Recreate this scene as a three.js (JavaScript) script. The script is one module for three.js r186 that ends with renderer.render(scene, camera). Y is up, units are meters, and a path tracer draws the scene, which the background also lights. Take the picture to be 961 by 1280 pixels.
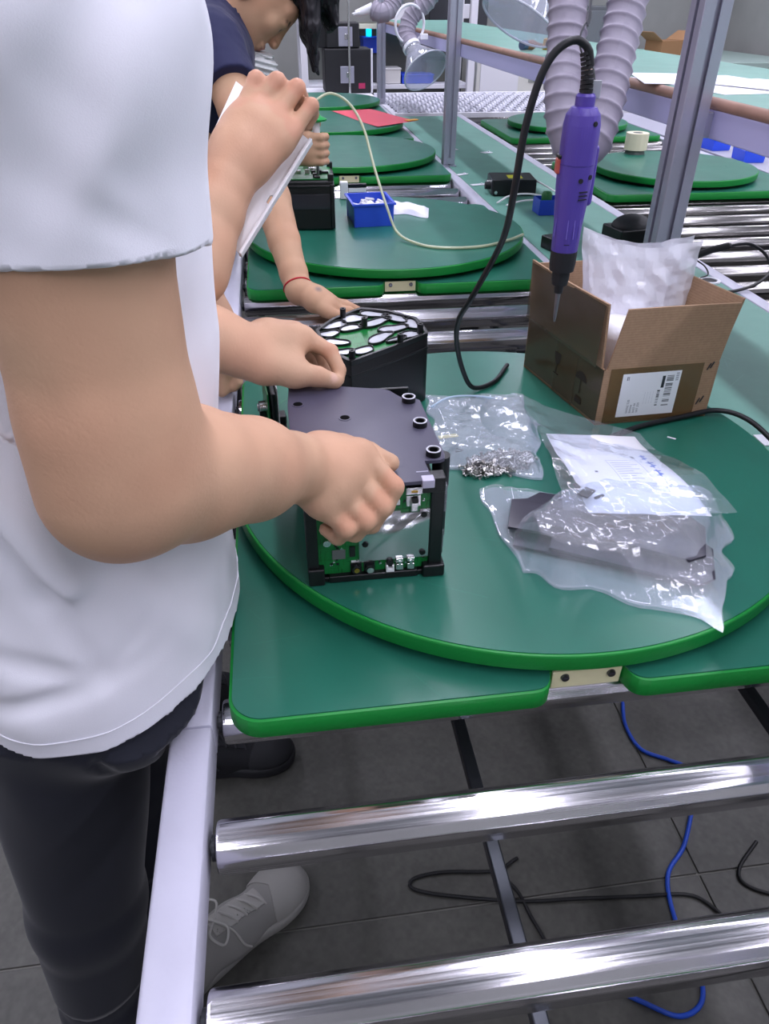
import * as THREE from 'three';
import { RoundedBoxGeometry } from 'three/addons/geometries/RoundedBoxGeometry.js';
import { mergeGeometries, mergeVertices, toCreasedNormals } from 'three/addons/utils/BufferGeometryUtils.js';
import { RectAreaLightUniformsLib } from 'three/addons/lights/RectAreaLightUniformsLib.js';

// ---------------------------------------------------------------- camera, light, exposure
const scene = new THREE.Scene();
scene.background = new THREE.Color(0x8a8f92);
const camera = new THREE.PerspectiveCamera(69.35, 961 / 1280, 0.02, 60);
camera.position.set(0, 1.35, 0);
camera.up.set(0.075, 0.818, -0.570);
camera.lookAt(0.114, 1.35 - 0.575, -0.810);
const renderer = new THREE.WebGLRenderer({ antialias: true });
renderer.toneMapping = THREE.LinearToneMapping;
renderer.toneMappingExposure = 0.84;
renderer.shadowMap.enabled = true;
RectAreaLightUniformsLib.init();
const LAMP_POWER = 34, LAMP_COLOR = 0xefedff;
const CEIL = 3.05;

// ---------------------------------------------------------------- helpers
function rngOf(seed) { let a = seed >>> 0; return () => { a |= 0; a = a + 0x6D2B79F5 | 0; let t = Math.imul(a ^ a >>> 15, 1 | a); t = t + Math.imul(t ^ t >>> 7, 61 | t) ^ t; return ((t ^ t >>> 14) >>> 0) / 4294967296; }; }
const V = (x, y, z) => new THREE.Vector3(x, y, z);
const lerp = (a, b, t) => a + (b - a) * t, clamp = (x, a, b) => Math.min(b, Math.max(a, x));
const smooth = (a, b, x) => { const t = clamp((x - a) / (b - a), 0, 1); return t * t * (3 - 2 * t); };
// periodic value noise on a lattice of n cells
function lattice(n, seed) {
  const r = rngOf(seed), g = new Float32Array(n * n); for (let i = 0; i < n * n; i++) g[i] = r();
  return (u, v) => { const x = u * n, y = v * n, x0 = Math.floor(x), y0 = Math.floor(y); let fx = x - x0, fy = y - y0; fx = fx * fx * (3 - 2 * fx); fy = fy * fy * (3 - 2 * fy);
    const i0 = ((x0 % n) + n) % n, i1 = (i0 + 1) % n, j0 = ((y0 % n) + n) % n, j1 = (j0 + 1) % n;
    return lerp(lerp(g[j0 * n + i0], g[j0 * n + i1], fx), lerp(g[j1 * n + i0], g[j1 * n + i1], fx), fy); };
}
function fbm(seed, base, oct) { const L = []; for (let o = 0; o < oct; o++) L.push(lattice(base << o, seed + o * 17)); return (u, v) => { let s = 0, a = 1, t = 0; for (const l of L) { s += a * l(u, v); t += a; a *= .5; } return s / t; }; }
function noise3(seed) { // cheap smooth 3-D noise in -1..1
  const h = (x, y, z) => { let n = Math.imul(x, 374761393) ^ Math.imul(y, 668265263) ^ Math.imul(z, 2147483647 - 58) ^ Math.imul(seed, 1274126177); n = Math.imul(n ^ n >>> 13, 1274126177); return ((n ^ n >>> 16) >>> 0) / 2147483648 - 1; };
  return (x, y, z) => { const a = Math.floor(x), b = Math.floor(y), c = Math.floor(z); let u = x - a, v = y - b, w = z - c; u = u * u * (3 - 2 * u); v = v * v * (3 - 2 * v); w = w * w * (3 - 2 * w);
    return lerp(lerp(lerp(h(a, b, c), h(a + 1, b, c), u), lerp(h(a, b + 1, c), h(a + 1, b + 1, c), u), v), lerp(lerp(h(a, b, c + 1), h(a + 1, b, c + 1), u), lerp(h(a, b + 1, c + 1), h(a + 1, b + 1, c + 1), u), v), w); };
}
const N3 = noise3(7);
function dataTex(size, fn, srgb = true) { // fn(u, v) -> [r, g, b] in 0..1
  const d = new Uint8Array(size * size * 4);
  for (let j = 0; j < size; j++) for (let i = 0; i < size; i++) { const c = fn((i + .5) / size, (j + .5) / size), k = (j * size + i) * 4; for (let q = 0; q < 3; q++) d[k + q] = clamp(Math.round((typeof c === 'number' ? c : c[q]) * 255), 0, 255); d[k + 3] = 255; }
  const t = new THREE.DataTexture(d, size, size); t.wrapS = t.wrapT = THREE.RepeatWrapping; t.magFilter = THREE.LinearFilter; t.minFilter = THREE.LinearMipmapLinearFilter; t.generateMipmaps = true;
  if (srgb) t.colorSpace = THREE.SRGBColorSpace; t.needsUpdate = true; return t;
}
function rep(t, n, m = n) { const c = t.clone(); c.repeat.set(n, m); c.needsUpdate = true; return c; }
function canvasTex(w, h, draw) { const c = document.createElement('canvas'); c.width = w; c.height = h; draw(c.getContext('2d'), w, h); const t = new THREE.CanvasTexture(c); t.colorSpace = THREE.SRGBColorSpace; return t; }
const M = (color, o = {}) => new THREE.MeshPhysicalMaterial({ color, roughness: .6, ...o });

// box-projected uv in metres
function uvm(g) {
  if (g.index) g = g.toNonIndexed(); if (!g.attributes.normal) g.computeVertexNormals();
  const p = g.attributes.position, n = g.attributes.normal, uv = new Float32Array(p.count * 2);
  const A = V(), B = V(), C = V(), e = V(), f = V();
  for (let i = 0; i < p.count; i += 3) {
    A.fromBufferAttribute(p, i); B.fromBufferAttribute(p, i + 1); C.fromBufferAttribute(p, i + 2);
    e.subVectors(B, A); f.subVectors(C, A); e.cross(f); const ax = Math.abs(e.x), ay = Math.abs(e.y), az = Math.abs(e.z);
    [A, B, C].forEach((q, k) => { const j = (i + k) * 2; if (ay >= ax && ay >= az) { uv[j] = q.x; uv[j + 1] = q.z; } else if (ax >= az) { uv[j] = q.z; uv[j + 1] = q.y; } else { uv[j] = q.x; uv[j + 1] = q.y; } });
  }
  g.setAttribute('uv', new THREE.BufferAttribute(uv, 2)); return g;
}
function clean(g) { if (g.index) g = g.toNonIndexed(); for (const k of Object.keys(g.attributes)) if (!['position', 'normal', 'uv'].includes(k)) g.deleteAttribute(k); if (!g.attributes.normal) g.computeVertexNormals(); if (!g.attributes.uv) g.setAttribute('uv', new THREE.BufferAttribute(new Float32Array(g.attributes.position.count * 2), 2)); return g; }
function join(list) { list = Array.isArray(list) ? list : [list]; return list.length === 1 ? list[0] : mergeGeometries(list.map(clean)); }
const TAKEN = new Map();
function numbered(n) { const k = TAKEN.get(n) || 0; TAKEN.set(n, k + 1); return k ? n + '_' + String(k).padStart(3, '0') : n; }
function shade(o) { o.traverse(m => { if (m.isMesh) { m.castShadow = true; m.receiveShadow = true; } }); return o; }
function obj(name, geos, mat, parent = scene, keepUv = false) {
  let g = join(geos); if (!keepUv) g = uvm(g);
  const m = new THREE.Mesh(g, mat); m.name = parent === scene ? numbered(name) : name; m.castShadow = m.receiveShadow = true; parent.add(m); return m;
}
function thing(name, label, category, [x, y, z] = [0, 0, 0], turn = 0, group) {
  const o = new THREE.Group(); o.name = numbered(name); scene.add(o); o.position.set(x, y, z); o.rotation.y = turn; o.userData = { label, category }; if (group) o.userData.group = group; return o;
}
function tag(o, label, category, group) { o.userData = { label, category }; if (group) o.userData.group = group; return o; }
function struct(name, geos, mat, parent = scene) { const o = obj(name, geos, mat, parent); if (parent === scene) { o.userData.kind = 'structure'; } return o; }
function again(root, [x, y, z], turn, label, group) { const r = root.clone(); r.name = numbered(root.name.replace(/_\d{3}$/, '')); scene.add(r); r.position.set(x, y, z); r.rotation.y = turn; r.userData = { ...root.userData, label: label || root.userData.label }; if (group) r.userData.group = group; return r; }
// geometry
function box(w, h, d, x = 0, y = 0, z = 0, r = 0, seg = 2) { const g = r > 0 ? new RoundedBoxGeometry(w, h, d, seg, Math.min(r, w / 2 - 1e-5, h / 2 - 1e-5, d / 2 - 1e-5)) : new THREE.BoxGeometry(w, h, d); g.translate(x, y, z); return g; }
function span(x0, x1, y0, y1, z0, z1, r = 0, seg = 2) { return box(Math.abs(x1 - x0), Math.abs(y1 - y0), Math.abs(z1 - z0), (x0 + x1) / 2, (y0 + y1) / 2, (z0 + z1) / 2, r, seg); }
function cyl(r0, r1, h, x = 0, y = 0, z = 0, axis = 'y', seg = 24) { const g = new THREE.CylinderGeometry(r1, r0, h, seg); if (axis === 'x') g.rotateZ(-Math.PI / 2); if (axis === 'z') g.rotateX(Math.PI / 2); g.translate(x, y, z); return g; }
function ring(ro, ri, h, x, y, z, axis = 'y', seg = 28) { const p = [[ri, -h / 2], [ro, -h / 2], [ro, h / 2], [ri, h / 2], [ri, -h / 2]].map(q => new THREE.Vector2(...q)); const g = toCreasedNormals(new THREE.LatheGeometry(p, seg), .7); if (axis === 'x') g.rotateZ(-Math.PI / 2); if (axis === 'z') g.rotateX(Math.PI / 2); g.translate(x, y, z); return g; }
function lathe(pts, seg = 32, crease = .6) { return toCreasedNormals(new THREE.LatheGeometry(pts.map(q => new THREE.Vector2(...q)), seg), crease); }
function curve(pts, t = .5, closed = false) { return new THREE.CatmullRomCurve3(pts.map(p => p.isVector3 ? p : V(...p)), closed, 'catmullrom', t); }
function tube(pts, r, n = 60, rs = 8, closed = false) {
  const c = pts.isCurve ? pts : curve(pts, .5, closed), g = new THREE.TubeGeometry(c, n, r, rs, closed);
  if (closed) return g;
  const caps = [0, 1].map(t => { const s = new THREE.SphereGeometry(r * .99, rs, 4); const p = c.getPoint(t); s.translate(p.x, p.y, p.z); return s; });
  return join([g, ...caps]);
}
function rrect(w, d, r, cx = 0, cy = 0) { const s = new THREE.Shape(), x0 = cx - w / 2, x1 = cx + w / 2, y0 = cy - d / 2, y1 = cy + d / 2; s.moveTo(x0 + r, y0); s.lineTo(x1 - r, y0); s.absarc(x1 - r, y0 + r, r, -Math.PI / 2, 0, false); s.lineTo(x1, y1 - r); s.absarc(x1 - r, y1 - r, r, 0, Math.PI / 2, false); s.lineTo(x0 + r, y1); s.absarc(x0 + r, y1 - r, r, Math.PI / 2, Math.PI, false); s.lineTo(x0, y0 + r); s.absarc(x0 + r, y0 + r, r, Math.PI, 1.5 * Math.PI, false); return s; }
function poly(pts) { const s = new THREE.Shape(); pts.forEach(([x, y], i) => i ? s.lineTo(x, y) : s.moveTo(x, y)); s.closePath(); return s; }
// shape drawn in (x, -z) laid flat, from y0 up to y1
function slab(shape, y0, y1, bev = 0, bs = 2, cs = 16) { const g = new THREE.ExtrudeGeometry(shape, { depth: y1 - y0 - 2 * bev, bevelEnabled: bev > 0, bevelSize: bev, bevelThickness: bev, bevelOffset: -bev, bevelSegments: bs, curveSegments: cs }); g.rotateX(-Math.PI / 2); g.translate(0, y0 + bev, 0); return toCreasedNormals(g, .6); }
function extrudeZ(shape, z0, z1, bev = 0, cs = 12) { const g = new THREE.ExtrudeGeometry(shape, { depth: z1 - z0 - 2 * bev, bevelEnabled: bev > 0, bevelSize: bev, bevelThickness: bev, bevelOffset: -bev, bevelSegments: 2, curveSegments: cs }); g.translate(0, 0, z0 + bev); return toCreasedNormals(g, .6); }
function grid(nu, nv, fn) { // fn(u, v) -> [x, y, z]
  const pos = [], uv = [], idx = []; for (let j = 0; j <= nv; j++) for (let i = 0; i <= nu; i++) { pos.push(...fn(i / nu, j / nv)); uv.push(i / nu, j / nv); }
  for (let j = 0; j < nv; j++) for (let i = 0; i < nu; i++) { const a = j * (nu + 1) + i, b = a + 1, c = a + nu + 1, d = c + 1; idx.push(a, b, d, a, d, c); }
  const g = new THREE.BufferGeometry(); g.setAttribute('position', new THREE.Float32BufferAttribute(pos, 3)); g.setAttribute('uv', new THREE.Float32BufferAttribute(uv, 2)); g.setIndex(idx); g.computeVertexNormals(); return g;
}
function place(g, x, y, z, ry = 0, rx = 0, rz = 0) { const m = new THREE.Matrix4().compose(V(x, y, z), new THREE.Quaternion().setFromEuler(new THREE.Euler(rx, ry, rz, 'YXZ')), V(1, 1, 1)); return g.clone().applyMatrix4(m); }

// ---------------------------------------------------------------- textures and materials
const fA = fbm(11, 4, 6), fB = fbm(23, 8, 5), fC = fbm(37, 16, 4), fine = fbm(51, 64, 2);
function scratches(seed, n, len, size = 512) { const r = rngOf(seed), a = new Float32Array(size * size); for (let k = 0; k < n; k++) { let x = r() * size, y = r() * size; const t = r() * 6.283, L = len * (.3 + r()); const c = Math.cos(t), s = Math.sin(t), w = .3 + .7 * r(); for (let i = 0; i < L; i++) { const q = ((Math.floor(y + s * i) % size) + size) % size * size + ((Math.floor(x + c * i) % size) + size) % size; a[q] = Math.max(a[q], w); } } return (u, v) => a[Math.min(size - 1, Math.floor(v * size)) * size + Math.min(size - 1, Math.floor(u * size))]; }
const scr = scratches(5, 60, 46);
const matTex = dataTex(512, (u, v) => { const n = fA(u, v), m = fC(u, v), s = scr(u, v); const k = .93 + .14 * (n - .5) + .05 * (m - .5) + .10 * s; return [k, k, k]; });
const matRough = dataTex(512, (u, v) => { const k = .40 + .08 * (fB(u, v) - .5) + .16 * scr(u, v); return [k, k, k]; }, false);
const streak = (() => { const L = lattice(256, 91), K = fbm(93, 8, 4); return dataTex(512, (u, v) => { const k = .34 + .26 * (L(.37, v) - .5) + .3 * (K(u, v) - .5); return [k, k, k]; }, false); })();
const concrete = dataTex(512, (u, v) => { const k = .86 + .20 * (fA(u, v) - .5) + .16 * (fine(u, v) - .5) + .1 * (fC(u, v) - .5); return [k, k * .995, k * .98]; });
const grainTex = dataTex(256, (u, v) => .5 + .5 * (fine(u, v) - .5), false);
const cloudTex = dataTex(256, (u, v) => { const k = .9 + .2 * (fA(u, v) - .5); return [k, k, k]; });

const G = {
  mat: M(0x28735f, { map: rep(matTex, 1.6), roughnessMap: rep(matRough, 1.6), roughness: .78, specularIntensity: 1, }),
  matBench: M(0x6fa595, { map: rep(matTex, 1.6), roughness: .42, specularIntensity: .5 }),
  edge: M(0x0f8a35, { roughness: .42, bumpMap: rep(grainTex, 6), bumpScale: .0003 }),
  paint: M(0xd9d8ea, { roughness: .36, map: rep(cloudTex, 1.3), bumpMap: rep(grainTex, 7), bumpScale: .0002 }),
  chrome: M(0xd6d4d8, { metalness: 1, roughness: .55, roughnessMap: rep(streak, .35, 9) }),
  dullRoller: M(0x8f8d8c, { metalness: 1, roughness: .62, roughnessMap: rep(streak, .35, 9) }),
  steel: M(0x9c9ca3, { metalness: .9, roughness: .38, map: rep(cloudTex, 3) }),
  alu: M(0xb9b8c8, { metalness: .75, roughness: .4 }),
  black: M(0x0c0d10, { roughness: .38, bumpMap: rep(grainTex, 12), bumpScale: .0002 }),
  blackSoft: M(0x14151a, { roughness: .6 }),
  rubber: M(0x111216, { roughness: .5 }),
  darkIron: M(0x3a3c40, { roughness: .45, metalness: .5 }),
  cream: M(0xe9e3b8, { roughness: .45 }),
  white: M(0xe6e6ee, { roughness: .5 }),
  screw: M(0x6f7076, { metalness: 1, roughness: .35 }),
  wood: M(0xb98f7c, { roughness: .55, map: rep(cloudTex, 4) }),
  tile: M(0x656561, { map: rep(concrete, 1.7), roughness: .48, bumpMap: rep(grainTex, 4), bumpScale: .0004 }),
  grout: M(0x8b8a84, { roughness: .9 }),
};
// ---------------------------------------------------------------- the room
const RX0 = -3.2, RX1 = 4.6, RZ0 = -8.6, RZ1 = 2.6;
{
  const fl = struct('floor', span(RX0 - .2, RX1 + .2, -.12, -.004, RZ0 - .2, RZ1 + .2), G.grout);
  const T = 1.0, g = [0, 1, 2].map(() => box(T - .004, .02, T - .004, 0, -.010, 0, .0015, 1));
  const tg = uvm(g[0]);
  for (let i = -4; i < 6; i++) for (let j = -9; j < 4; j++) {
    const t = new THREE.Mesh(tg, G.tile); t.name = 'floor_tile'; t.castShadow = t.receiveShadow = true; t.position.set(-.31 + (i + .5) * T, 0, -.657 + (j + .5) * T);
    if (t.position.z < RZ0 || t.position.z > RZ1 || t.position.x < RX0 || t.position.x > RX1) continue; fl.add(t);
  }
  const wallM = M(0xb9bbb8, { roughness: .8, map: rep(cloudTex, .6) });
  struct('wall_back', span(RX0 - .2, RX1 + .2, -.1, CEIL + .1, RZ0 - .2, RZ0), wallM);
  struct('wall_front', span(RX0 - .2, RX1 + .2, -.1, CEIL + .1, RZ1, RZ1 + .2), wallM);
  struct('wall_left', span(RX0 - .2, RX0, -.1, CEIL + .1, RZ0 - .2, RZ1 + .2), wallM);
  struct('wall_right', span(RX1, RX1 + .2, -.1, CEIL + .1, RZ0 - .2, RZ1 + .2), wallM);
  struct('ceiling', span(RX0 - .2, RX1 + .2, CEIL, CEIL + .2, RZ0 - .2, RZ1 + .2), M(0xc9cacf, { roughness: .9 }));
}
// ---------------------------------------------------------------- ceiling lights: LED battens in rows along the line
{
  const glow = new THREE.MeshStandardMaterial({ color: 0xffffff, emissive: LAMP_COLOR, emissiveIntensity: 9, roughness: .5 });
  const L = 1.2, W = .12;
  let first;
  for (const x of [-1.75, .42, 2.05, 3.6]) for (const z of [1.5, .15, -1.2, -2.55, -3.9, -5.25, -6.6]) {
    let t;
    if (!first) {
      t = thing('ceiling_light', 'long white batten light on the ceiling above the assembly lines', 'light', [x, CEIL, z], 0, 'batten lights in rows on the ceiling');
      obj('housing', box(W + .05, .05, L + .04, 0, -.0255, 0, .006), G.white, t);
      obj('diffuser', box(W, .012, L, 0, -.056, 0, .004), glow, t);
      first = t;
      const l = new THREE.RectAreaLight(LAMP_COLOR, LAMP_POWER, W, L); l.position.set(0, -.064, 0); l.rotation.x = -Math.PI / 2; l.name = 'batten_glow'; t.add(l);
    } else t = again(first, [x, CEIL, z], 0);
  }
}
// ---------------------------------------------------------------- conveyors
const RAIL_T = .83, ROLL_Y = .803, ROLL_R = .0203, PITCH = .1224;
function railShape(w, out) { // C-channel, flange on the outside
  const h = .042, t = .004; return rrect(w, h, .003, 0, RAIL_T - h / 2);
}
function conveyor(label, x0, x1, z0, z1, zr0, pitch, withRod) {
  const c = thing('roller_conveyor', label, 'conveyor');
  const w = .035;
  const railL = (a, b) => { const g = extrudeZ(rrect(w, .042, .0035, x0 - w / 2, RAIL_T - .021), a, b, .001); return g; };
  for (const [a, b] of [[z0, -.4345], [-.4325, z1]]) obj('side_rail', railL(a, b), G.paint, c);
  obj('side_rail', extrudeZ(rrect(.03, .042, .0035, x1 + .015, RAIL_T - .021), z0, z1, .001), G.paint, c);
  const L = x1 - x0 - .014, cx = (x0 + x1) / 2;
  const rg = uvm(lathe([[.0075, -L / 2 + .002], [.0165, -L / 2 + .0015], [.0185, -L / 2], [.0196, -L / 2 + .0008], [ROLL_R, -L / 2 + .003], [ROLL_R, 0], [ROLL_R, L / 2 - .003], [.0196, L / 2 - .0008], [.0185, L / 2], [.0165, L / 2 - .0015], [.0075, L / 2 - .002]], 40, .5).rotateZ(-Math.PI / 2));
  const ag = uvm(join([cyl(.006, .006, x1 - x0 - .002, 0, 0, 0, 'x', 14), ring(.010, .006, .003, -L / 2 - .003, 0, 0, 'x', 16), ring(.010, .006, .003, L / 2 + .003, 0, 0, 'x', 16)]));
  for (let z = zr0; z > z0 + .03; z -= pitch) {
    const r = new THREE.Mesh(rg, withRod ? G.chrome : G.dullRoller); r.name = 'roller'; r.position.set(cx, ROLL_Y, z); r.rotation.x = z * 37; r.castShadow = r.receiveShadow = true; c.add(r);
    const a = new THREE.Mesh(ag, G.darkIron); a.name = 'axle'; a.castShadow = a.receiveShadow = true; r.add(a);
  }
  for (const z of [.3, -1.27, -2.4, -3.5, -4.6]) if (z > z0) {
    for (const x of [x0 - .018, x1 + .015]) { obj('leg', [box(.03, .787, .03, x, .3955, z - .02, .003), box(.07, .006, .07, x, .003, z - .02, .002)], G.darkIron, c); }
    obj('cross_tube', box(x1 - x0 - .002, .03, .022, cx, .30, z - .02, .004), G.darkIron, c);
    obj('cross_tube', box(x1 - x0 - .002, .03, .022, cx, .735, z - .02, .004), G.darkIron, c);
  }
  if (withRod) for (const x of [.152, .484]) obj('frame_tube', box(.013, .013, z1 - z0 - .1, x, .709, (z0 + z1) / 2, .002), M(0x4c4f55, { metalness: .8, roughness: .35 }), c);
  return c;
}
conveyor('chrome roller conveyor with pale lilac side rails that the workers stand along', -.089, .602, -5.05, .55, -.2140 + 4 * PITCH, PITCH, true);
conveyor('densely rollered conveyor beyond the green bench', .992, 1.69, -4.25, .55, .45, .1157, false);

// ---------------------------------------------------------------- turntable pallets
function palletShape(w, d, r, notch) { // x along the front, y = -z; front edge at y = 0
  const s = new THREE.Shape(), a = -w / 2, b = w / 2; s.moveTo(a + r, 0);
  if (notch) { const [n0, n1] = notch, q = .022; s.lineTo(n0 - q, 0); s.bezierCurveTo(n0 - q * .3, 0, n0 - .002, q * .35, n0, q); s.lineTo(n1, q); s.bezierCurveTo(n1 + .002, q * .35, n1 + q * .3, 0, n1 + q, 0); }
  s.lineTo(b - r, 0); s.absarc(b - r, r, r, -Math.PI / 2, 0, false); s.lineTo(b, d - r); s.absarc(b - r, d - r, r, 0, Math.PI / 2, false); s.lineTo(a + r, d); s.absarc(a + r, d - r, r, Math.PI / 2, Math.PI, false); s.lineTo(a, r); s.absarc(a + r, r, r, Math.PI, 1.5 * Math.PI, false); return s;
}
const PAL_T = .8455, PAL_B = .8235, DISC_T = .874, DISC_B = .8555, DISC_R = .337;
const palletProtos = {};
function pallet(x, zFront, label, far = false) {
  const zc = far ? -.285 : -.3465, DISC_R = far ? .268 : .337;   // disc centre behind the front edge
  let palletProto = palletProtos[far];
  if (!palletProto) {
    const p = thing('turntable_pallet', label, 'turntable', [x, 0, zFront], 0, 'green turntable pallets riding the rollers');
    const W = .672, Dp = far ? .57 : .692, n = far ? null : [-.048, .022];
    obj('base_board', slab(palletShape(W, Dp, .03, n), PAL_B, PAL_T - .001, .0015), G.edge, p);
    obj('base_mat', slab(palletShape(W - .006, Dp - .006, .028, n), PAL_T - .0015, PAL_T + .0003, 0).translate(0, 0, -.003), G.mat, p);
    obj('bearing', [cyl(.12, .12, DISC_B - PAL_T + .001, 0, (DISC_B + PAL_T) / 2, zc, 'y', 40), ring(.24, .21, .006, 0, PAL_T + .0032, zc)], G.blackSoft, p);
    const disc = obj('disc', lathe([[0, DISC_B], [DISC_R - .002, DISC_B], [DISC_R - .0005, DISC_B + .0006], [DISC_R, DISC_B + .002], [DISC_R, DISC_T - .002], [DISC_R - .0006, DISC_T - .0006], [DISC_R - .002, DISC_T], [0, DISC_T]], 144, .4).translate(0, 0, zc), G.edge, p);
    obj('disc_mat', cyl(DISC_R - .0028, DISC_R - .0028, .0012, 0, DISC_T + .0002, zc, 'y', 144), G.mat, disc);
    if (!far) {
    const lp = obj('latch_plate', box(.066, .021, .003, -.013, PAL_T - .0095, -.0205, .0008), G.cream, p);
    for (const sx of [-.034, .010]) obj('screw', [cyl(.0042, .0036, .0025, sx, PAL_T - .006, -.0178, 'z', 16), box(.005, .0009, .0006, sx, PAL_T - .006, -.0163)], G.screw, lp);
    }
    palletProtos[far] = p; return p;
  }
  return again(palletProto, [x, 0, zFront], 0, label);
}
pallet(.2625, -.4195, 'green turntable pallet that carries the cardboard box and clear bags');
pallet(.2625, .690, 'green turntable pallet at the near end of the line, empty');
pallet(.2625, -1.530, 'green turntable pallet that carries the blue parts tray');
pallet(.2625, -2.640, 'green turntable pallet directly behind the one with the blue tray, empty');
pallet(.2625, -3.395, 'green turntable pallet with a red sheet lying on it');
pallet(.2625, -4.20, 'green turntable pallet at the far end of the roller line before the black cases');
pallet(1.345, -2.285, 'green turntable pallet on the far conveyor beside the tall metal post', true);
pallet(1.345, -3.36, 'green turntable pallet on the far conveyor next to the wheel transfer table', true);

// ---------------------------------------------------------------- bench between the two conveyors
{
  const b = thing('workbench', 'long narrow green-topped bench between the two conveyors', 'bench');
  obj('bench_top', span(.634, .955, .798, .8285, -4.2, .55, .002), G.white, b);
  obj('bench_mat', span(.6345, .9545, .8285, .8305, -4.19, .54, .0006), G.matBench, b);
  for (const z of [.4, -1.35, -2.5, -3.8]) for (const x of [.67, .92]) obj('leg', [box(.035, .796, .035, x, .398, z, .003)], G.darkIron, b);
  for (const z of [.4, -1.35, -2.5, -3.8]) obj('cross_tube', box(.214, .03, .02, .795, .25, z, .003), G.darkIron, b);
  const gr = obj('cable_grommet', [ring(.0235, .0165, .0035, .9335, .832, -1.515), ring(.018, .0165, .02, .9335, .822, -1.515)], G.white, b);
  obj('grommet_hole', cyl(.0164, .0164, .001, .9335, .8312, -1.515), G.blackSoft, gr);
}
// aluminium profile posts
const postShape = (() => { const a = .021, s = new THREE.Shape(), sl = .0042, dp = .007, u = .0085;
  const side = (k) => { const c = Math.cos(k * Math.PI / 2), n = Math.sin(k * Math.PI / 2), R = (x, y) => [x * c - y * n, x * n + y * c]; return [[-a + .001, -a], [-sl, -a], [-sl, -a + .003], [-u, -a + .003], [-u, -a + dp], [u, -a + dp], [u, -a + .003], [sl, -a + .003], [sl, -a], [a - .001, -a]].map(p => R(...p)); };
  return poly([...side(0), ...side(1), ...side(2), ...side(3)]); })();
let postProto;
for (const [x, z, label] of [[.6215, -1.175, 'aluminium profile post rising behind the cardboard box'], [.634, -2.89, 'aluminium profile post on the rail just past the black power unit'], [.6335, -4.72, 'thin far aluminium profile post at the end of the roller line by the red sheet'], [.6215, .5, 'aluminium profile post at the near end of the upper shelf']]) {
  if (!postProto) {
    const p = postProto = thing('profile_post', label, 'post', [x, RAIL_T, z], 0, 'aluminium posts carrying the upper shelf');
    obj('profile', toCreasedNormals(slab(postShape, .004, 1.35), .3), G.alu, p);
    obj('foot_plate', box(.052, .004, .06, 0, .0022, 0, .001), G.alu, p);
    obj('bolt', cyl(.005, .005, .005, 0, .0065, .0255, 'y', 6), G.screw, p);
    obj('angle_bracket', [box(.026, .026, .004, 0, .017, .0235), box(.026, .004, .0, 0, .006, .03)], G.alu, p);
  } else again(postProto, [x, RAIL_T, z], 0, label);
}
// upper shelf over the bench
{
  const s = thing('upper_shelf', 'raised shelf with pale green top, wooden lip and lilac fascia above the bench', 'shelf');
  const X0 = .662, X1 = 1.03, Y = 1.222;
  obj('shelf_board', span(X0 + .006, X1, Y - .016, Y - .001, -4.85, .55, .001), G.white, s);
  obj('shelf_mat', span(X0 + .004, X1 - .001, Y - .001, Y + .001, -4.85, .55, .0004), G.matBench, s);
  obj('wooden_lip', join([cyl(.0085, .0085, 5.4, X0, Y - .007, -2.15, 'z', 16)]), G.wood, s);
  obj('fascia', span(X0 - .006, X0 + .008, Y - .052, Y - .014, -4.85, .55, .002), M(0xbfbce6, { roughness: .4 }), s);
  obj('back_fascia', span(X1 - .014, X1, Y - .052, Y - .016, -4.85, .55, .002), M(0xbfbce6, { roughness: .4 }), s);
  for (const [x, z] of [[.6215, -1.175], [.634, -2.89], [.6335, -4.72], [.6215, .5]]) obj('arm_bracket', [box(X1 - x - .036, .035, .022, (X1 + x + .008) / 2, Y - .034, z, .002)], G.alu, s);
}
// ---------------------------------------------------------------- electronics on the turntables
const E1 = {
  pcb: M(0x0d7a35, { roughness: .35, map: (() => { const r = rngOf(3); return canvasTex(512, 512, (c, w, h) => { c.fillStyle = '#ffffff'; c.fillRect(0, 0, w, h); for (let k = 0; k < 260; k++) { c.strokeStyle = r() < .5 ? 'rgba(150,215,170,.75)' : 'rgba(60,120,80,.7)'; c.lineWidth = 1 + r() * 3; let x = r() * w, y = r() * h; c.beginPath(); c.moveTo(x, y); for (let i = 0; i < 3; i++) { if (r() < .5) x += (r() - .5) * 120; else y += (r() - .5) * 120; c.lineTo(x, y); } c.stroke(); } for (let k = 0; k < 200; k++) { c.fillStyle = r() < .5 ? '#f3f6e8' : '#d9c88a'; const s = 2 + r() * 5; c.fillRect(r() * w, r() * h, s, s * (.6 + r())); } }); })() }),
  shield: M(0xc9cbcd, { metalness: .85, roughness: .3, roughnessMap: rep(matRough, 7) }),
  tin: M(0xd8d8d8, { metalness: 1, roughness: .25 }),
  chip: M(0x6d7170, { roughness: .45, metalness: .2 }),
  ic: M(0x16171a, { roughness: .4 }),
  cover: M(0x4c4a5c, { roughness: .42, bumpMap: rep(grainTex, 30), bumpScale: .00012 }),
  gold: M(0xc9a24a, { metalness: 1, roughness: .3 }),
  plasticWhite: M(0xf0f0f2, { roughness: .35 }),
};
E1.pcb.map.wrapS = E1.pcb.map.wrapT = THREE.RepeatWrapping; E1.pcb.map.repeat.set(9, 9);
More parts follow.
